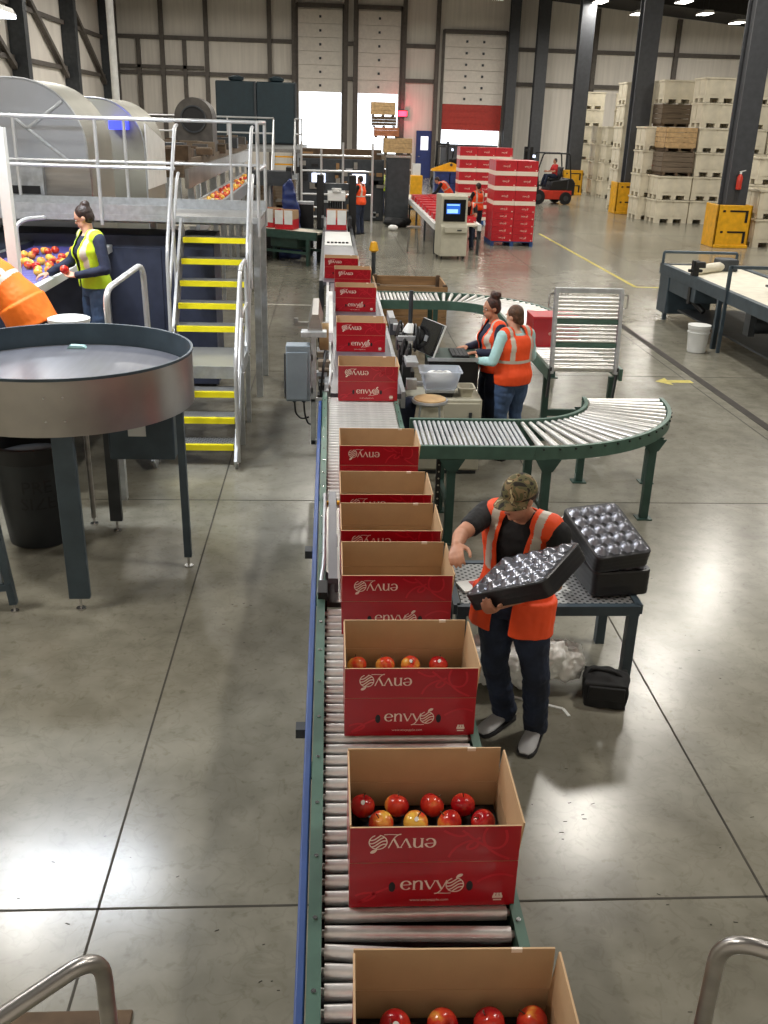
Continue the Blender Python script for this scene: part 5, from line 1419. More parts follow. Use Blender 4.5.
d_ = obj('display', MB().box(-3.48, -3.20, 16.36, 16.55, 3.10, 3.29), 'led_blue', h2); m = MB()
for i in range(4): m.cbox((-3.43 + i * .06, 16.35, 3.26), (.035, .02, .03))
obj('display_digits', m, 'led_white', d_)
obj('side_plate', MB().prism([(16.6, 2.2), (18.4, 2.2), (18.4, 2.9), (16.6, 3.2)], -2.975, -2.95, 'x'), 'white_paint', h2)

# sizing line: long lanes going away behind the platform
sz = thing('sizing_line', 'long brownish apple sizing machine running away behind the platform rail', 'conveyor', (0, 0, 0))
obj('main_trough', MB().box(-4.2, -2.75, 19.2, 34, 2.25, 2.55), 'wood_grey', sz); obj('side_wall', MB().box(-2.75, -2.68, 19.3, 34, 2.05, 2.40), 'steel_rim', sz)
rr = random.Random(4)
m = MB()
for i in range(90): obj('lane_cover', MB().cbox((rr.uniform(-4.0, -2.72), rr.uniform(19.4, 33.6), 2.6 + rr.random() * .1), (.25 + rr.random() * .3, .15 + rr.random() * .3, .1 + rr.random() * .2)), rr.choice(('dark_steel', 'wood_dark', 'wood_grey', 'steel_rim', 'drum')), sz)
for y in range(20, 34, 2): obj('leg', MB().box(-2.78, -2.68, y - .05, y + .05, 0, 2.1), 'galv', sz); obj('leg', MB().box(-4.2, -4.1, y - .05, y + .05, 0, 2.2), 'galv', sz)
ab = thing('apple_conveyor', 'white edged belt carrying apples away behind the platform rail posts', 'conveyor', (0, 0, 0))
obj('belt', MB().box(-2.46, -2.06, 15.5, 30, 1.74, 1.79), 'belt_white', ab)
for x in (-2.50, -2.04): obj('side_rail', MB().box(x - .03, x + .03, 15.5, 30, 1.62, 1.86), 'galv', ab)
for y in (16, 19, 22, 25, 28):
    for x in (-2.50, -2.04): obj('leg', MB().box(x - .03, x + .03, y - .03, y + .03, 0, 1.64), 'galv', ab)
rr = random.Random(9); n_ = 0; placed = []
while n_ < 90:
    x = rr.uniform(-2.42, -2.10); y = 17.2 + 12 * rr.random() ** 1.2
    if all((x - a) ** 2 + (y - b) ** 2 > .008 for a, b in placed):
        placed.append((x, y)); n_ += 1
        apple(x, y, 1.79 + .042, 'red apple on the far apple belt seen through the platform rail', 'apples on the far belt', s=1.15)
fd = thing('drum_housing', 'arched metal drum housing with a dark round opening near the far wall panels', 'drum', (-3.20, 24.6, 2.56))
out = [(.44 * cos(radians(a)), .75 + .44 * sin(radians(a))) for a in range(0, 181, 10)]; inn = [(.27 * cos(radians(a)), .70 + .27 * sin(radians(a))) for a in range(0, 360, 18)]
m = MB(); m.prism([(-.44, 0), (.44, 0)] + out, -.3, .6); obj('casing', m, 'drum', fd)
m = MB(); m.lathe([(.27, 0), (.30, 0), (.30, .05), (.27, .05), (.27, 0)], n=28, cap=False); o = obj('opening_rim', m, 'dark_steel', fd, loc=(0, -.30, .72)); o.rotation_euler = (radians(90), 0, 0)
o = obj('opening', MB().cyl((0, 0, 0), (0, 0, .02), .27, n=28), 'black', fd, loc=(0, -.30, .72)); o.rotation_euler = (radians(90), 0, 0)
# rails close to the camera
def near_rail(label, pts, r=.0160):
    t = thing('hand_rail', label, 'hand rail', (0, 0, 0)); obj('rail_tube', MB().tube(fillet(pts, .07, 8), r, 14), 'steel', t)
    p = pts[-1]; obj('base_flange', MB().cyl((p[0], p[1], 0), (p[0], p[1], .012), .05, n=14), 'galv', t)
near_rail('bent steel hand rail at the bottom left corner nearest the camera', [(-1.15, .57, 1.9), (-.405, 1.315, 1.9), (-.405, 1.315, 0)])
near_rail('bent steel hand rail at the bottom right corner nearest the camera', [(1.50, .92, 1.92), (.735, 1.30, 1.92), (.735, 1.30, 0)])
mt = tag(obj('floor_mat', MB().box(-1.32, -.76, 1.2, 2.79, 0, .02), 'wood_dark', bevel=.006), 'dark brown mat on the floor behind the bottom left hand rail', 'mat')
# ------------------------------------------------------------------ plastic and wooden bins
def bin_mesh():
    m = MB(); a = .635
    for s in (-1, 1):
        m.box(-a, a, s * a - (.05 if s > 0 else 0), s * a + (.05 if s < 0 else 0), .20, .86)
        m.box(s * a - (.05 if s > 0 else 0), s * a + (.05 if s < 0 else 0), -a + .05, a - .05, .20, .86)
        for q in (-.29, .29):   # raised panels with vents
            m.box(q - .25, q + .25, s * (a + .006) - .008, s * (a + .006) + .008, .27, .78); m.box(s * (a + .006) - .008, s * (a + .006) + .008, q - .25, q + .25, .27, .78)
    return m
def rim_mesh():
    m = MB(); a = .648
    for s in (-1, 1): m.box(-a, a, s * a - .03, s * a + .03, .80, .86); m.box(s * a - .03, s * a + .03, -a, a, .80, .86)
    return m
def base_mesh():
    m = MB(); m.box(-.635, .635, -.635, .635, .15, .20)
    for x in (-.53, 0, .53):
        for y in (-.53, 0, .53): m.box(x - .1, x + .1, y - .1, y + .1, 0, .15)
    return m
def bin_proto(k):
    t = thing('fruit_bin' if k == 'binw' else 'wooden_bin', '', 'bin', (0, 0, -50))
    if k == 'binw': obj('walls', bin_mesh(), k, t); obj('rim', rim_mesh(), 'binw', t); obj('base', base_mesh(), k, t); 
    else:
        m = MB(); a = .6
        for s in (-1, 1):
            for i in range(4):
                m.box(-a, a, s * a - .012, s * a + .012, .14 + i * .18, .305 + i * .18); m.box(s * a - .012, s * a + .012, -a, a, .14 + i * .18, .305 + i * .18)
        m.box(-a, a, -a, a, .11, .14); obj('boards', m, k, t)
        m = MB()
        for x in (-.57, .57):
            for y in (-.57, .57): m.box(x - .04, x + .04, y - .04, y + .04, .11, .86)
        obj('corner_posts', m, 'wood_dark', t); m = MB()
        for x in (-.5, 0, .5): m.box(x - .05, x + .05, -.6, .6, 0, .11)
        obj('skids', m, 'wood_dark', t)
    return t
protos = {}
def put_bin(k, x, y, z, label, group):
    if k not in protos: protos[k] = o = bin_proto(k)
    else: o = copy_tree(protos[k])
    o.location = (x, y, z); o.rotation_euler = (0, 0, radians(random.uniform(-.5, .5))); o['label'] = label; o['group'] = group
W, G, L_ = 'binw', 'wood_grey', 'wood_light'
def bstack(name, x, y, kinds, skip=()):
    for i, k in enumerate(kinds):
        if i in skip: continue
        kn = {W: 'white plastic bin', G: 'weathered grey wooden bin', L_: 'pale wooden bin'}[k]
        put_bin(k, x, y, i * .878, '%s, %s level of the stack %s' % (kn, ORD[i], name), 'fruit bins in the right aisle')
bstack('with wooden bins, front left', 13.36, 38.85, [W, W, G, L_])
bstack('just left of the nearest column', 14.68, 38.85, [W] * 6)
bstack('hidden partly by the nearest column', 16.03, 38.85, [W] * 6)
bstack('just right of the nearest column', 17.39, 38.85, [W] * 6)
bstack('behind the wooden bins, left', 13.05, 40.25, [W] * 4)
bstack('behind the wooden bins, tall', 14.02, 41.65, [W, W, W, W, G, W])
bstack('left of the second column, rear', 13.35, 44.6, [W] * 6)
bstack('at the right edge, nearest', 13.98, 31.0, [W, W])
bstack('at the right edge, second row', 15.1, 34.0, [W, W, W])
bstack('beside the third column, front left', 14.93, 52.6, [W] * 4)
bstack('beside the third column, front right', 16.29, 52.6, [W] * 4)
bstack('beside the third column, second row', 14.75, 54.0, [W] * 4)
bstack('beyond the third column, tall left', 14.55, 57.2, [W] * 6)
bstack('beyond the third column, tall right', 16.8, 57.2, [W] * 6)

# ------------------------------------------------------------------ pallet loads of closed cartons
pk = {}
def pcarton(key, sx, sy, h, white):
    t = thing('closed_carton', '', 'carton', (0, 0, -50))
    obj('carton_body', closed_mesh(sx, sy, h, white), ['red_far', 'cream', 'black'], t)
    obj('lid', MB().box(-sx / 2 + .002, sx / 2 - .002, -sy / 2 + .002, sy / 2 - .002, h, h + .006), 'red_far', t)
    return t
def put_carton(key, x, y, z, label, group, args, rz=0):
    if key not in pk: pk[key] = o = pcarton(key, *args)
    else: o = copy_tree(pk[key])
    o.location = (x, y, z); o.rotation_euler = (0, 0, rz); o['label'] = label; o['group'] = group
def pallet(label, x, y, w_, d_):
    t = thing('pallet', label, 'pallet', (x, y, 0), 0, 'blue pallets'); m = MB()
    for i in range(6): m.box(-w_ / 2, w_ / 2, -d_ / 2 + i * d_ / 6 + .02, -d_ / 2 + (i + 1) * d_ / 6 - .02, .115, .14)
    obj('deck_boards', m, 'pallet_blue', t)
    for s in (-.5, 0, .5): obj('stringer', MB().box(s * (w_ - .12) - .05, s * (w_ - .12) + .05, -d_ / 2, d_ / 2, 0, .115), 'pallet_blue', t)
pallet('blue pallet under the nearest red carton load', 5.46, 29.85, 1.30, 1.30)
LV = ['lowest layer', 'second layer', 'third layer', 'fourth layer', 'fifth layer', 'sixth layer', 'seventh layer', 'top layer']
SHORT, TALL = (.62, .42, .196, 0.), (.62, .42, .404, .12)
z = .142
for l in range(8):
    key, a = ('short', SHORT) if l < 5 else ('tall', TALL)
    for c in range(2):
        for d_i in range(3):
            put_carton(key, 5.46 + (-.315 + .63 * c), 29.42 + d_i * .43, z, 'red carton, %s column, %s row, %s of the nearest pallet load' % (('left', 'right')[c], ('front', 'middle', 'back')[d_i], LV[l]), 'cartons on the nearest pallet', a)
    z += a[2] + .010
pallet('blue pallet under the wider red carton load behind the kiosk', 5.55, 36.4, 1.95, 1.30)
z = .142
for l in range(6):
    for c in range(3):
        for d_i in range(2):
            put_carton('tall', 5.55 + (-.63 + .63 * c), 36.0 + d_i * .43, z, 'red carton, %s column, %s row, %s of the wide pallet load' % (('left', 'middle', 'right')[c], ('front', 'back')[d_i], ORD[l] + ' layer'), 'cartons on the wide pallet', TALL)
    z += .414

# ------------------------------------------------------------------ packing belt with red cartons, kiosk, cabinet
rb = thing('packing_belt', 'long white edged packing belt loaded with red cartons left of the kiosk', 'conveyor', (0, 0, 0))
obj('belt', MB().box(2.95, 4.05, 26.9, 38.5, .76, .80), 'belt_white', rb)
for x in (2.9, 4.1): obj('side_rail', MB().box(x - .05, x + .05, 26.8, 38.5, .66, .82), 'plastic_white', rb)
for y in (27, 30, 33, 36):
    for x in (2.9, 4.1): obj('leg', MB().box(x - .03, x + .03, y - .03, y + .03, 0, .68), 'dark_steel', rb)
for i in range(9):
    for c in range(2):
        put_carton('flat', 3.24 + c * .58, 27.6 + i * 1.05 + .2 * c, .802, 'red carton flat on the packing belt, %s column, %s from near end' % (('left', 'right')[c], ORD[i]), 'cartons on the packing belt', (.54, .60, .15, 0))
ks = thing('kiosk', 'grey computer kiosk with a blue lit screen at the end of the packing belt', 'kiosk', (3.24, 26.15, 0), radians(8))
m = MB(); m.prism([(-.32, .09), (.34, .09), (.34, 1.64), (-.12, 1.64), (-.22, 1.60), (-.22, .90), (-.32, .84)], -.36, .36, 'x'); obj('case', m, 'beige', ks, bevel=.012)
o = obj('screen_bezel', MB().box(-.29, .30, -.24, -.215, .97, 1.52), 'black_gloss', ks); obj('screen', MB().box(-.22, .15, -.246, -.240, 1.16, 1.42), 'screen_blue', o); obj('window_pane', MB().box(-.20, .09, -.249, -.246, 1.18, 1.28), 'screen_pale', o); obj('title_bar', MB().box(-.21, .13, -.249, -.246, 1.37, 1.40), 'screen_pale', o)
o = obj('keyboard_drawer', MB().box(-.28, .33, -.42, -.30, .70, .84), 'beige', ks, bevel=.008); obj('drawer_handle', MB().box(.05, .17, -.435, -.42, .75, .78), 'dark_steel', o)
for x in (-.3, .3):
    for y in (-.22, .26): obj('caster', MB().cyl((x - .02, y, .045), (x + .02, y, .045), .045, n=12), 'black', ks)
ct = thing('tall_cabinet', 'tall dark grey cabinet left of the packing belt', 'cabinet', (2.38, 35.4, 0))
obj('carcass', MB().box(-.40, .40, -.35, .35, .06, 2.22), 'dark_steel', ct, bevel=.01); obj('door', MB().box(-.37, .37, -.37, -.35, .12, 2.15), 'dark_steel', ct); obj('top_plate', MB().box(-.43, .43, -.38, .38, 2.22, 2.27), 'steel_rim', ct); obj('plinth', MB().box(-.38, .38, -.33, .33, 0, .06), 'black', ct)
sl = thing('shop_stool', 'low round stool on thin legs in front of the kiosk', 'stool', (2.32, 27.2, 0))
obj('seat', MB().lathe([(0, .66), (.2, .66), (.2, .70), (0, .71)], n=20), 'steel', sl)
for a in range(4): obj('leg', MB().cyl((.14 * cos(a * 1.57 + .8), .14 * sin(a * 1.57 + .8), .66), (.22 * cos(a * 1.57 + .8), .22 * sin(a * 1.57 + .8), 0), .015, n=8), 'chrome', sl)
m = MB(); rr = random.Random(2)
for i in range(9): m.ell((rr.uniform(-.3, .3), rr.uniform(-.25, .25), .12 + .1 * rr.random()), (.22, .2, .13), 10)
me = volume(m, .03, 2); o = tag(obj('dust_sheet', me, 'rubber'), 'dark crumpled sheet on the floor at the foot of the tall cabinet', 'sheet'); o.location = (2.35, 34.2, 0)
m = MB(); m.ell((0, 0, .10), (.17, .12, .10), 10); o = tag(obj('white_sack', m, 'plastic_bag'), 'small white sack on the dark sheet by the tall cabinet', 'sack'); o.location = (2.12, 32.9, .0)

# ------------------------------------------------------------------ line beyond the labelling machine
fc = thing('belt_conveyor', 'grey and white belt conveyor in line beyond the labelling machine', 'conveyor', (0, 0, 0))
obj('belt', MB().box(-.10, .50, 15.7, 20.6, ZC - .05, ZC - .0005), 'belt_grey', fc); obj('white_slab', MB().box(-.10, .48, 20.65, 23.3, ZC - .05, ZC + .01), 'plastic_white', fc); obj('belt', MB().box(-.10, .44, 23.3, 27, ZC - .05, ZC - .0005), 'belt_grey', fc)
for x in (-.13, .53): obj('side_rail', MB().box(x - .03, x + .03, 15.7, 27, ZC - .16, ZC + .02), 'dark_steel', fc)
for y in (16, 18.5, 21, 23.5, 26.5):
    for x in (-.13, .53): obj('leg', MB().box(x - .04, x + .04, y - .04, y + .04, 0, ZC - .15), 'dark_steel', fc)
m = MB()
for i in range(6): m.cyl((-.02 + .08 * i, 21.0, ZC + .01), (-.02 + .08 * i, 21.0, ZC + .04), .03, n=8)
obj('rubber_stops', m, 'black', fc)
def flap_carton(x, y, z, label, rz=0):
    t = thing('flap_carton', label, 'carton', (x, y, z), rz, 'cartons with white flaps')
    obj('carton_body', MB().box(-.24, .24, -.2, .2, 0, .24), 'red_far', t)
    for s in (-1, 1): obj('flap', MB().box(s * .125 - .105, s * .125 + .105, -.215, -.2, .12, .45), 'plastic_white', t)
    obj('back_flap', MB().box(-.24, .24, .19, .2, .24, .45), 'kraft', t)
    obj('side_flap', MB().box(-.24, -.23, -.2, .2, .24, .45), 'red_far', t); obj('side_flap', MB().box(.23, .24, -.2, .2, .24, .45), 'kraft', t)
flap_carton(.17, 24.0, ZC + .001, 'carton with raised white flaps under the case sealer in line with the belt')
cs = thing('case_sealer', 'case sealer with two black uprights and a white head over the belt', 'machine', (.17, 24.9, 0))
for s in (-1, 1):
    obj('upright', MB().box(s * .40 - .09, s * .40 + .09, -.1, .25, 0, 2.1), 'black', cs, bevel=.02); obj('side_guard', MB().box(s * .34 - .03, s * .34 + .03, -.9, 0, ZC + .02, ZC + .25), 'dark_steel', cs)
obj('head', MB().box(-.22, .22, -.3, .5, 1.50, 1.72), 'plastic_white', cs, bevel=.02); obj('cross_beam', MB().box(-.4, .4, .0, .2, 1.74, 1.9), 'dark_steel', cs)
m = MB()
for i in range(7): m.cyl((-.18 + .06 * i, -.2, 1.2), (-.18 + .06 * i, .1, 1.52), .02, n=6)
m.lathe([(.0, 0), (.12, 0), (.12, .08), (0, .08)], (0, -.25, 1.72), 14, 1); obj('tape_head', m, ['black', 'plastic_white'], cs)
gc = thing('green_belt', 'dark green belt conveyor bringing cartons in from the left', 'conveyor', (-.92, 24.7, 0), radians(-32))
obj('belt', MB().box(-1.0, .95, -.33, .33, .76, .80), 'belt_white', gc)
for s in (-1, 1):
    obj('side_rail', MB().box(-1.0, .95, s * .36 - .03, s * .36 + .03, .62, .81), 'green_dark', gc)
    for x in (-.8, .7): obj('leg', MB().box(x - .04, x + .04, s * .36 - .04, s * .36 + .04, 0, .63), 'green_dark', gc)
    obj('brace', MB().bar((-.8, s * .36, .3), (.7, s * .36, .3), .04, .06), 'green_dark', gc)
obj('drive_unit', MB().box(-.5, .3, -.25, .25, .38, .66), 'green_dark', gc, bevel=.02)
flap_carton(-1.06, 24.75, .81, 'carton with raised white flaps on the green belt', radians(-20)); flap_carton(-1.48, 25.2, .81, 'red carton behind the white flapped one on the green belt', radians(-35))
tm = thing('case_former', 'dark machine tower behind the green belt at the left of the line', 'machine', (-1.55, 26.2, 0))
for x in (-.5, .5): obj('upright', MB().box(x - .07, x + .07, -.3, .3, 0, 2.2), 'black', tm)
obj('cross_head', MB().box(-.55, .55, -.35, .35, 1.75, 2.1), 'dark_steel', tm); obj('ram', MB().cyl((0, 0, 1.1), (0, 0, 1.8), .08).box(-.3, .3, -.25, .25, 1.0, 1.12), 'galv', tm); obj('base', MB().box(-.55, .55, -.3, .3, 0, .8), 'black', tm)
m = MB(); m.prism([(-.22, 0), (.22, 0), (.17, 1.1), (.02, 1.75), (-.14, 1.6)], -.18, .18); me = volume(m, .03, 3)
displace(me, lambda c: .05 * noise.noise(c * 7), 0)
o = tag(obj('tarpaulin', me, 'bluewrap'), 'dark blue tarpaulin hanging in folds beside the black machine tower', 'tarpaulin'); o.location = (-1.0, 25.6, 0); o.scale = (1.3, 1, 1.12)
ub = thing('supply_box', 'black upright box standing left of the case sealer', 'box', (-.62, 26.2, 0)); obj('body', MB().box(-.2, .2, -.2, .2, .05, 1.3), 'black', ub, bevel=.01); obj('lid', MB().box(-.21, .21, -.21, .21, 1.3, 1.36), 'galv', ub)
for s in (-1, 1): obj('foot_skid', MB().box(s * .15 - .03, s * .15 + .03, -.2, .2, 0, .05), 'dark_steel', ub)
bl = thing('bollard', 'slim grey post with a yellow cap right of the belt conveyor', 'bollard', (1.0, 22.0, 0)); obj('shaft', MB().cyl((0, 0, 0), (0, 0, .62), .05), 'dark_steel', bl); obj('cap', MB().lathe([(.05, .62), (.11, .66), (.07, .84), (.0, .86)], n=10), 'safety_yellow', bl)
gn = thing('pipe_gantry', 'white pipe gantry across the far packing line', 'gantry', (0, 32.2, 0))
for x in (-.90, -.27, .42, 1.36): obj('upright', MB().cyl((x, 0, 0), (x, 0, 2.72 if abs(x) > .3 else 2.5), .035, n=8), 'rail', gn)
for z in (2.32, 1.86, 1.15): obj('cross_pipe', MB().cyl((-.9, 0, z), (1.36, 0, z), .03, n=8), 'rail', gn)
for z in (.45, .75): obj('cross_pipe', MB().cyl((-.9, 0, z), (-.2, 0, z), .03, n=8), 'rail', gn)
tr = thing('tray_machine', 'dark machinery block with pale lit panels behind the pipe gantry', 'machine', (.35, 36.6, 0))
obj('body', MB().box(-1.45, 1.6, -.4, .6, 0, 2.1), 'dark_steel', tr, bevel=.03); obj('upper_frame', MB().box(-1.35, 1.5, -.3, .4, 2.1, 2.42), 'wood_dark', tr)
for x in (-.75, .7): obj('lit_panel', MB().box(x - .24, x + .24, -.50, -.40, 1.3, 1.6), 'led_white', tr)
m = MB(); rr = random.Random(12)
for i in range(34): pass
for i in range(40): obj('guard_plate', MB().cbox((rr.uniform(-1.4, 1.5), -.42, rr.uniform(.2, 2.3)), (.1 + rr.random() * .3, .08, .05 + rr.random() * .2)), rr.choice(('black', 'steel_rim', 'galv', 'wood')), tr)
fm = thing('filler_block', 'brown grey machine cluster left of the pipe gantry', 'machine', (-2.0, 33.6, 0))
obj('body', MB().box(-1.1, .85, -.4, .8, 0, 1.5), 'wood_grey', fm, bevel=.03); m = MB()
for i in range(30): obj('guard_plate', MB().cbox((rr.uniform(-1.05, .8), -.42, rr.uniform(.2, 1.75)), (.1 + rr.random() * .3, .1, .05 + rr.random() * .15)), rr.choice(('black', 'steel_rim', 'galv', 'wood_dark')), fm)
# mezzanine with dark tanks
mz = thing('mezzanine', 'far steel mezzanine with white rails and a small yellow tread stair', 'platform', (0, 0, 0))
obj('deck', MB().box(-9, -1.05, 38.3, 47.5, 2.2, 2.32), 'deck', mz)
for x in (-8.5, -5, -1.15):
    for y in (38.5, 43, 47.2): obj('support_post', MB().box(x - .08, x + .08, y - .08, y + .08, 0, 2.2), 'galv', mz)
for z in (3.38, 2.85): obj('rail', MB().cyl((-9, 38.3, z), (-2.1, 38.3, z), .03, n=8).cyl((-1.3, 38.3, z), (-1.05, 38.3, z), .03, n=8), 'rail', mz)
for x in (-7, -5.4, -3.8, -2.1, -1.3, -1.05): obj('rail_post', MB().cyl((x, 38.3, 2.2), (x, 38.3, 3.38), .03, n=8), 'rail', mz)
for i in range(8):
    o = obj('tread', MB().box(-2.05, -1.35, 36.3 + i * .25, 36.55 + i * .25, .26 + i * .26 - .03, .26 + i * .26), 'deck', mz); obj('nosing', MB().box(-2.05, -1.35, 36.28 + i * .25, 36.34 + i * .25, .26 + i * .26 - .05, .265 + i * .26), 'safety_yellow', o)
for x in (-2.1, -1.3): obj('stair_rail', MB().tube([(x, 36.3, 0), (x, 36.3, 1.2), (x, 38.3, 3.3)], .03, 8), 'rail', mz); obj('stringer', MB().bar((x, 36.2, .1), (x, 38.3, 2.2), .04, .25), 'rail', mz)
for i, x in enumerate((-4.05, -2.32)):
    t = thing('cooling_unit', ('left' if i == 0 else 'right') + ' dark teal cooling unit up on the far mezzanine', 'cooling unit', (x, 45.2, 2.322), 0, 'dark cooling units')
    obj('housing', MB().box(-.84, .84, -.6, .6, .05, 2.5), 'teal', t, bevel=.05); obj('roof_fan', MB().lathe([(.2, 2.5), (.32, 2.55), (.34, 2.66), (.12, 2.74), (0, 2.74)], n=16), 'teal', t); obj('skid_frame', MB().box(-.8, .8, -.55, .55, 0, .05), 'black', t); obj('side_post', MB().box(.80, .88, -.66, -.58, 0, 2.5), 'dark_steel', t)
# dock side stack
def crate(x, y, z, w_, d_, h, m_, label):
    t = thing('wooden_crate', label, 'crate', (x, y, z), 0, 'crates in front of the right open dock'); mm = MB(); n = 3
    for i in range(n): mm.box(-w_ / 2, w_ / 2, -d_ / 2, d_ / 2, .08 + i * (h - .08) / n + .01, .08 + (i + 1) * (h - .08) / n)
    obj('boards', mm, m_, t); mm = MB()
    for s in (-1, 0, 1): mm.box(s * w_ * .42 - .06, s * w_ * .42 + .06, -d_ / 2, d_ / 2, 0, .08)
    obj('skids', mm, 'wood_dark', t)
for i in range(2): crate(3.55, 58.2, i * .85, 2.2, 1.2, .84, 'wood_grey', ('lower', 'upper')[i] + ' grey crate at the bottom of the dock stack')
crate(3.86, 58.2, 1.70, 1.6, 1.2, .86, 'wood_light', 'wide pale crate in the middle of the dock stack')
crate(3.2, 58.2, 2.565, 1.4, 1.2, .55, 'crate_rust', 'rust coloured crate under the top of the dock stack')
crate(3.05, 58.2, 3.12, 1.35, 1.2, .56, 'wood_dark', 'dark crate second from the top of the dock stack')
crate(2.98, 58.2, 3.685, 1.35, 1.2, .74, 'wood_light', 'pale crate on top of the dock stack against the bright doorway')
ls = thing('red_sign', 'glowing red signal sign on the wall post right of the dock stack', 'sign', (4.75, 67.5, 3.75)); obj('housing', MB().box(-.32, .32, -.06, .15, -.02, .42), 'black', ls); obj('lamp_face', MB().box(-.28, .28, -.09, -.06, .04, .36), 'led_red', ls); l = bpy.data.lights.new('signal_glow', 'POINT'); l.energy = 60; l.color = (1, .1, .15); l.shadow_soft_size = .2; o = link(bpy.data.objects.new('signal_glow', l)); o.location = (0, -.5, .2); o.parent = ls
# blue crates, yellow lift, second forklift
for i in range(3):
    for c in range(2):
        t = thing('blue_crate', 'blue crate, %s column, %s layer, under the yellow lift arms' % (('left', 'right')[c], ('bottom', 'middle', 'top')[i]), 'crate', (4.80 + c * .66, 43.2, i * .5), 0, 'blue crates behind the bending worker')
        obj('shell', MB().box(-.31, .31, -.4, .4, 0, .46), 'bluewrap', t, bevel=.02); obj('rim', MB().box(-.325, .325, -.42, .42, .42, .49), 'bluewrap', t)
yl = thing('lift_table', 'yellow lift arms resting on top of the blue crates', 'lift', (5.1, 43.2, 1.49)); obj('arm', MB().prism([(-.75, 0), (.75, 0), (.75, .10), (.2, .34), (.05, .36), (-.75, .08)], -.08, .08), 'safety_yellow', yl); obj('plate', MB().box(-.75, .75, -.35, .35, 0, .05), 'safety_yellow', yl); obj('pivot', MB().cyl((.1, -.12, .26), (.1, .12, .26), .06), 'dark_steel', yl)
yp = thing('yellow_machine', 'yellow column machine with a white top behind the packing belt', 'machine', (3.62, 42.0, 0)); obj('column_body', MB().box(-.25, .25, -.2, .2, .05, 1.35), 'safety_yellow', yp, bevel=.03); obj('head', MB().box(-.16, .16, -.1, .1, 1.35, 1.8), 'plastic_white', yp); obj('base', MB().box(-.35, .35, -.3, .3, 0, .05), 'black', yp)

def forklift(label, loc, rz, red='fork_red'):
    t = thing('forklift', label, 'forklift', loc, rz)   # faces -X
    obj('chassis', MB().prism([(-.75, .22), (1.1, .22), (1.18, .45), (1.18, .62), (-.75, .62)], -.55, .55), red, t, bevel=.03)
    obj('engine_hood', MB().prism([(.05, .62), (1.15, .62), (1.12, 1.05), (.95, 1.12), (.15, 1.02)], -.5, .5), 'black', t, bevel=.03)
    obj('counterweight', MB().prism([(.85, .3), (1.32, .4), (1.34, .95), (1.2, 1.15), (.95, 1.15)], -.53, .53), 'black' if red == 'fork_red' else red, t, bevel=.05)
    obj('seat', MB().box(.18, .65, -.25, .25, 1.03, 1.15).prism([(.58, 1.1), (.70, 1.1), (.82, 1.65), (.72, 1.65)], -.24, .24), 'black', t, bevel=.03)
    obj('cowl', MB().prism([(-.75, .6), (-.45, .6), (-.55, 1.3), (-.72, 1.3)], -.45, .45), 'black', t); obj('steering_wheel', MB().tube([(-.42 + .05 * cos(i * pi / 8), .17 * sin(i * pi / 8), 1.36 + .15 * cos(i * pi / 8)) for i in range(16)], .015, 6, close=True), 'black', t)
    for s in (-1, 1):
        obj('guard_post', MB().tube(fillet([(-.70, s * .48, 1.2), (-.38, s * .48, 2.25), (.95, s * .48, 2.25), (1.1, s * .48, 1.1)], .12), .035, 8), 'black', t)
        obj('mast_rail', MB().box(-1.02, -.88, s * .32 - .05, s * .32 + .05, .1, 2.5), 'black', t)
        obj('fork', MB().box(-2.05, -.95, s * .25 - .06, s * .25 + .06, .08, .13).box(-1.06, -1.0, s * .25 - .06, s * .25 + .06, .08, .7), 'dark_steel', t)
        for x, r in ((-.55, .33), (.85, .28)):
            o = obj('wheel', MB().cyl((x, s * .50, r), (x, s * .66, r), r, n=22), 'rubber', t); obj('hub', MB().cyl((x, s * .65, r), (x, s * .67, r), r * .45, n=14), 'dark_steel', o)
    m = MB()
    for i in range(6): m.bar((-.3 + i * .22, -.48, 2.26), (-.3 + i * .22, .48, 2.26), .04, .03)
    obj('overhead_guard', m, 'black', t); obj('carriage', MB().box(-1.06, -1.02, -.45, .45, .35, .75).box(-1.0, -.9, -.3, .3, 2.3, 2.4), 'black', t)
    obj('work_lamp', MB().box(-.5, -.42, .38, .5, 2.02, 2.14), 'led_white', t)
    return t
forklift('red and black forklift with a seated driver right of the pallet loads', (10.15, 47.0, 0), radians(12))
forklift('dark forklift parked in front of the red dock door', (6.5, 55.5, 0), radians(-75), 'black')

# far people
def far(label, loc, rz, S, s=1., **ov):
    t = thing('person', label, 'person', loc, rz); P = stand(s, **ov); S = dict(dict(style='short', face=False, shirt='shirt_black', pants='denim_dark', vest='vest', sleeve=1.6), **S); person(t, P, S, .016, s); return t
far('worker in an orange vest and dark trousers standing right of the case sealer', (.98, 31.6, 0), radians(60), dict(hem=.08), 1.03, elL=(-.25, .1, 1.16), wrL=(-.18, .34, 1.1), elR=(.25, .1, 1.16), wrR=(.18, .34, 1.1))
far('worker in a lime vest half hidden behind the tall cabinet', (2.05, 38.6, 0), radians(75), dict(vest='vest_lime', shirt='shirt_navy'), 1.0, elL=(-.25, .1, 1.16), wrL=(-.18, .36, 1.12), elR=(.25, .1, 1.16), wrR=(.18, .36, 1.12))
bend = dict(pelvis=(0, -.06, .92), spine=(0, .08, 1.22), neck=(0, .34, 1.33), head=(0, .46, 1.40), face=(0, .8, -.6), headup=(0, .6, .8), shR=(.19, .30, 1.28), shL=(-.19, .30, 1.28), elR=(.22, .44, 1.02), elL=(-.22, .44, 1.02), wrR=(.15, .62, .90), wrL=(-.15, .62, .90))
far('worker in an orange vest bending over the cartons on the packing belt', (4.45, 37.2, 0), radians(80), dict(sleeve=1.6), 1.0, **bend)
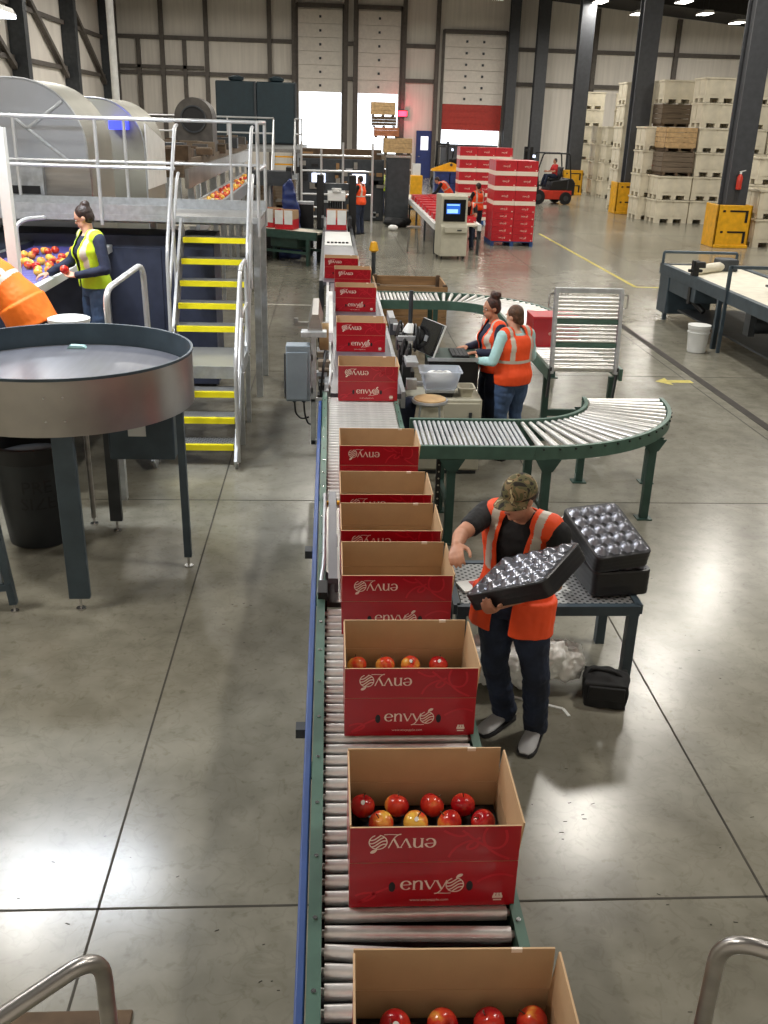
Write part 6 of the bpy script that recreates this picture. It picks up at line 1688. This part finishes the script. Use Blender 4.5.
far('worker in an orange vest facing the wide pallet load', (4.62, 30.9, 0), radians(30), dict(pants='denim'), .98, elL=(-.25, .12, 1.16), wrL=(-.18, .38, 1.05), elR=(.25, .12, 1.16), wrR=(.18, .38, 1.05))
far('worker in an orange vest stooping just behind the kiosk', (3.98, 28.2, 0), radians(170), dict(pants='denim_dark', sleeve=.6), .95, **bend)
fd_ = far('forklift driver in a red shirt sitting on the forklift', (10.60, 47.08, .30), radians(102), dict(shirt='shirt_red', vest=None, sleeve=.7), 1.0, pelvis=(0, 0, .93), hpR=(.1, 0, .92), hpL=(-.1, 0, .92), knR=(.16, .42, .98), knL=(-.16, .42, .98), anR=(.16, .55, .56), anL=(-.16, .55, .56), elR=(.26, .12, 1.15), elL=(-.26, .12, 1.15), wrR=(.12, .42, 1.14), wrL=(-.12, .42, 1.14))

# ------------------------------------------------------------------ white belt table on the right
bt = thing('belt_table', 'long dark framed table with a white belt at the right edge', 'conveyor table', (6.35, 0, 0))
obj('belt', MB().box(.06, 1.35, 11.2, 18.2, .93, .965), 'belt_white', bt)
for x in (0.02, 1.40): obj('side_rail', MB().box(x - .05, x + .05, 11.2, 18.3, .80, .99), 'slate', bt)
obj('end_roller', MB().cyl((.0, 18.25, .93), (1.4, 18.25, .93), .06), 'dark_steel', bt)
obj('end_cabinet', MB().box(-.02, .85, 17.75, 18.25, .12, .80).box(.0, .8, 16.4, 17.75, .55, .80), 'slate', bt, bevel=.01)
for x, y in ((.02, 17.85), (.8, 17.85), (.0, 15.3), (1.4, 15.3), (.0, 12.6), (1.4, 12.6)): obj('leg', MB().box(x - .035, x + .035, y - .035, y + .035, 0, .82), 'slate', bt)
obj('lower_shelf', MB().box(.1, 1.3, 11.5, 17.4, .24, .27), 'dark_steel', bt)
obj('drum_roller', MB().cyl((.12, 16.9, 1.05), (.85, 17.5, 1.05), .085, n=16), 'belt_white', bt)
obj('motor', MB().box(.78, 1.12, 17.4, 17.75, .97, 1.18), 'dark_steel', bt, bevel=.02)
m = MB(); m.box(-.02, .09, 16.6, 16.72, .5, 1.25); m.box(-.08, .16, 16.62, 16.70, 1.05, 1.10); m.cyl((.03, 16.65, .6), (.2, 16.4, .4), .05); m.box(.0, .16, 16.5, 16.62, 1.14, 1.24)
obj('drive_bracket', m, 'black', bt, bevel=.01)
m = MB(); m.tube(fillet([(.0, 18.25, .9), (.0, 18.25, 1.20), (1.42, 18.25, 1.20), (1.42, 18.25, .9)], .04), .028, 8); obj('end_hoop', m, 'slate', bt)
m = MB(); m.bar((-.03, 15.0, .0), (-.03, 15.0, 1.38), .05, .05); m.bar((-.03, 15.0, 1.36), (1.45, 15.0, 1.36), .05, .05); m.bar((1.45, 15.0, 0), (1.45, 15.0, 1.36), .05, .05); obj('arch_frame', m, 'slate', bt)
m = MB(); m.cyl((.75, 15.0, 1.36), (.75, 15.0, 1.08), .012, n=6); m.box(.62, .88, 14.9, 15.1, 1.06, 1.09); obj('hanging_plate', m, 'dark_steel', bt)
for y in (14.2, 13.2):
    obj('under_motor', MB().cyl((.1, y, .6), (.4, y, .6), .12).box(.02, .12, y - .1, y + .1, .45, .8), 'dark_steel', bt)
obj('under_box', MB().box(.05, .5, 11.7, 12.3, .3, .72), 'ebox', bt, bevel=.01)
o = tag(obj('roll', MB().cyl((0, 0, 0), (0, .3, 0), .09, n=16), 'kraft'), 'brown roll lying on the white belt at the right edge', 'roll'); o.location = (7.25, 13.9, 1.056)
wk = thing('bucket', 'white plastic bucket on the floor beside the white belt table', 'bucket', (5.98, 15.05, 0))
obj('shell', MB().lathe([(.135, 0), (.145, .01), (.172, .38), (.18, .39), (.18, .42), (.168, .42), (.14, .02), (0, .02)], n=32), 'plastic_white', wk); obj('rim_band', MB().lathe([(.166, .31), (.178, .315), (.18, .33), (.169, .335)], n=32, cap=False), 'plastic_white', wk)
obj('lid', MB().lathe([(0, .422), (.182, .422), (.184, .44), (0, .44)], n=32), 'plastic_white', wk)
# downpipe and conduits on the left
dp = tag(obj('conduit_pipe', MB().cyl((-9.15, 44.9, 0), (-9.15, 44.9, 11.2), .16, n=12), 'white_paint'), 'tall pale vertical pipe in front of the far left wall corner', 'pipe')
bpy.data.scenes.remove(WS)
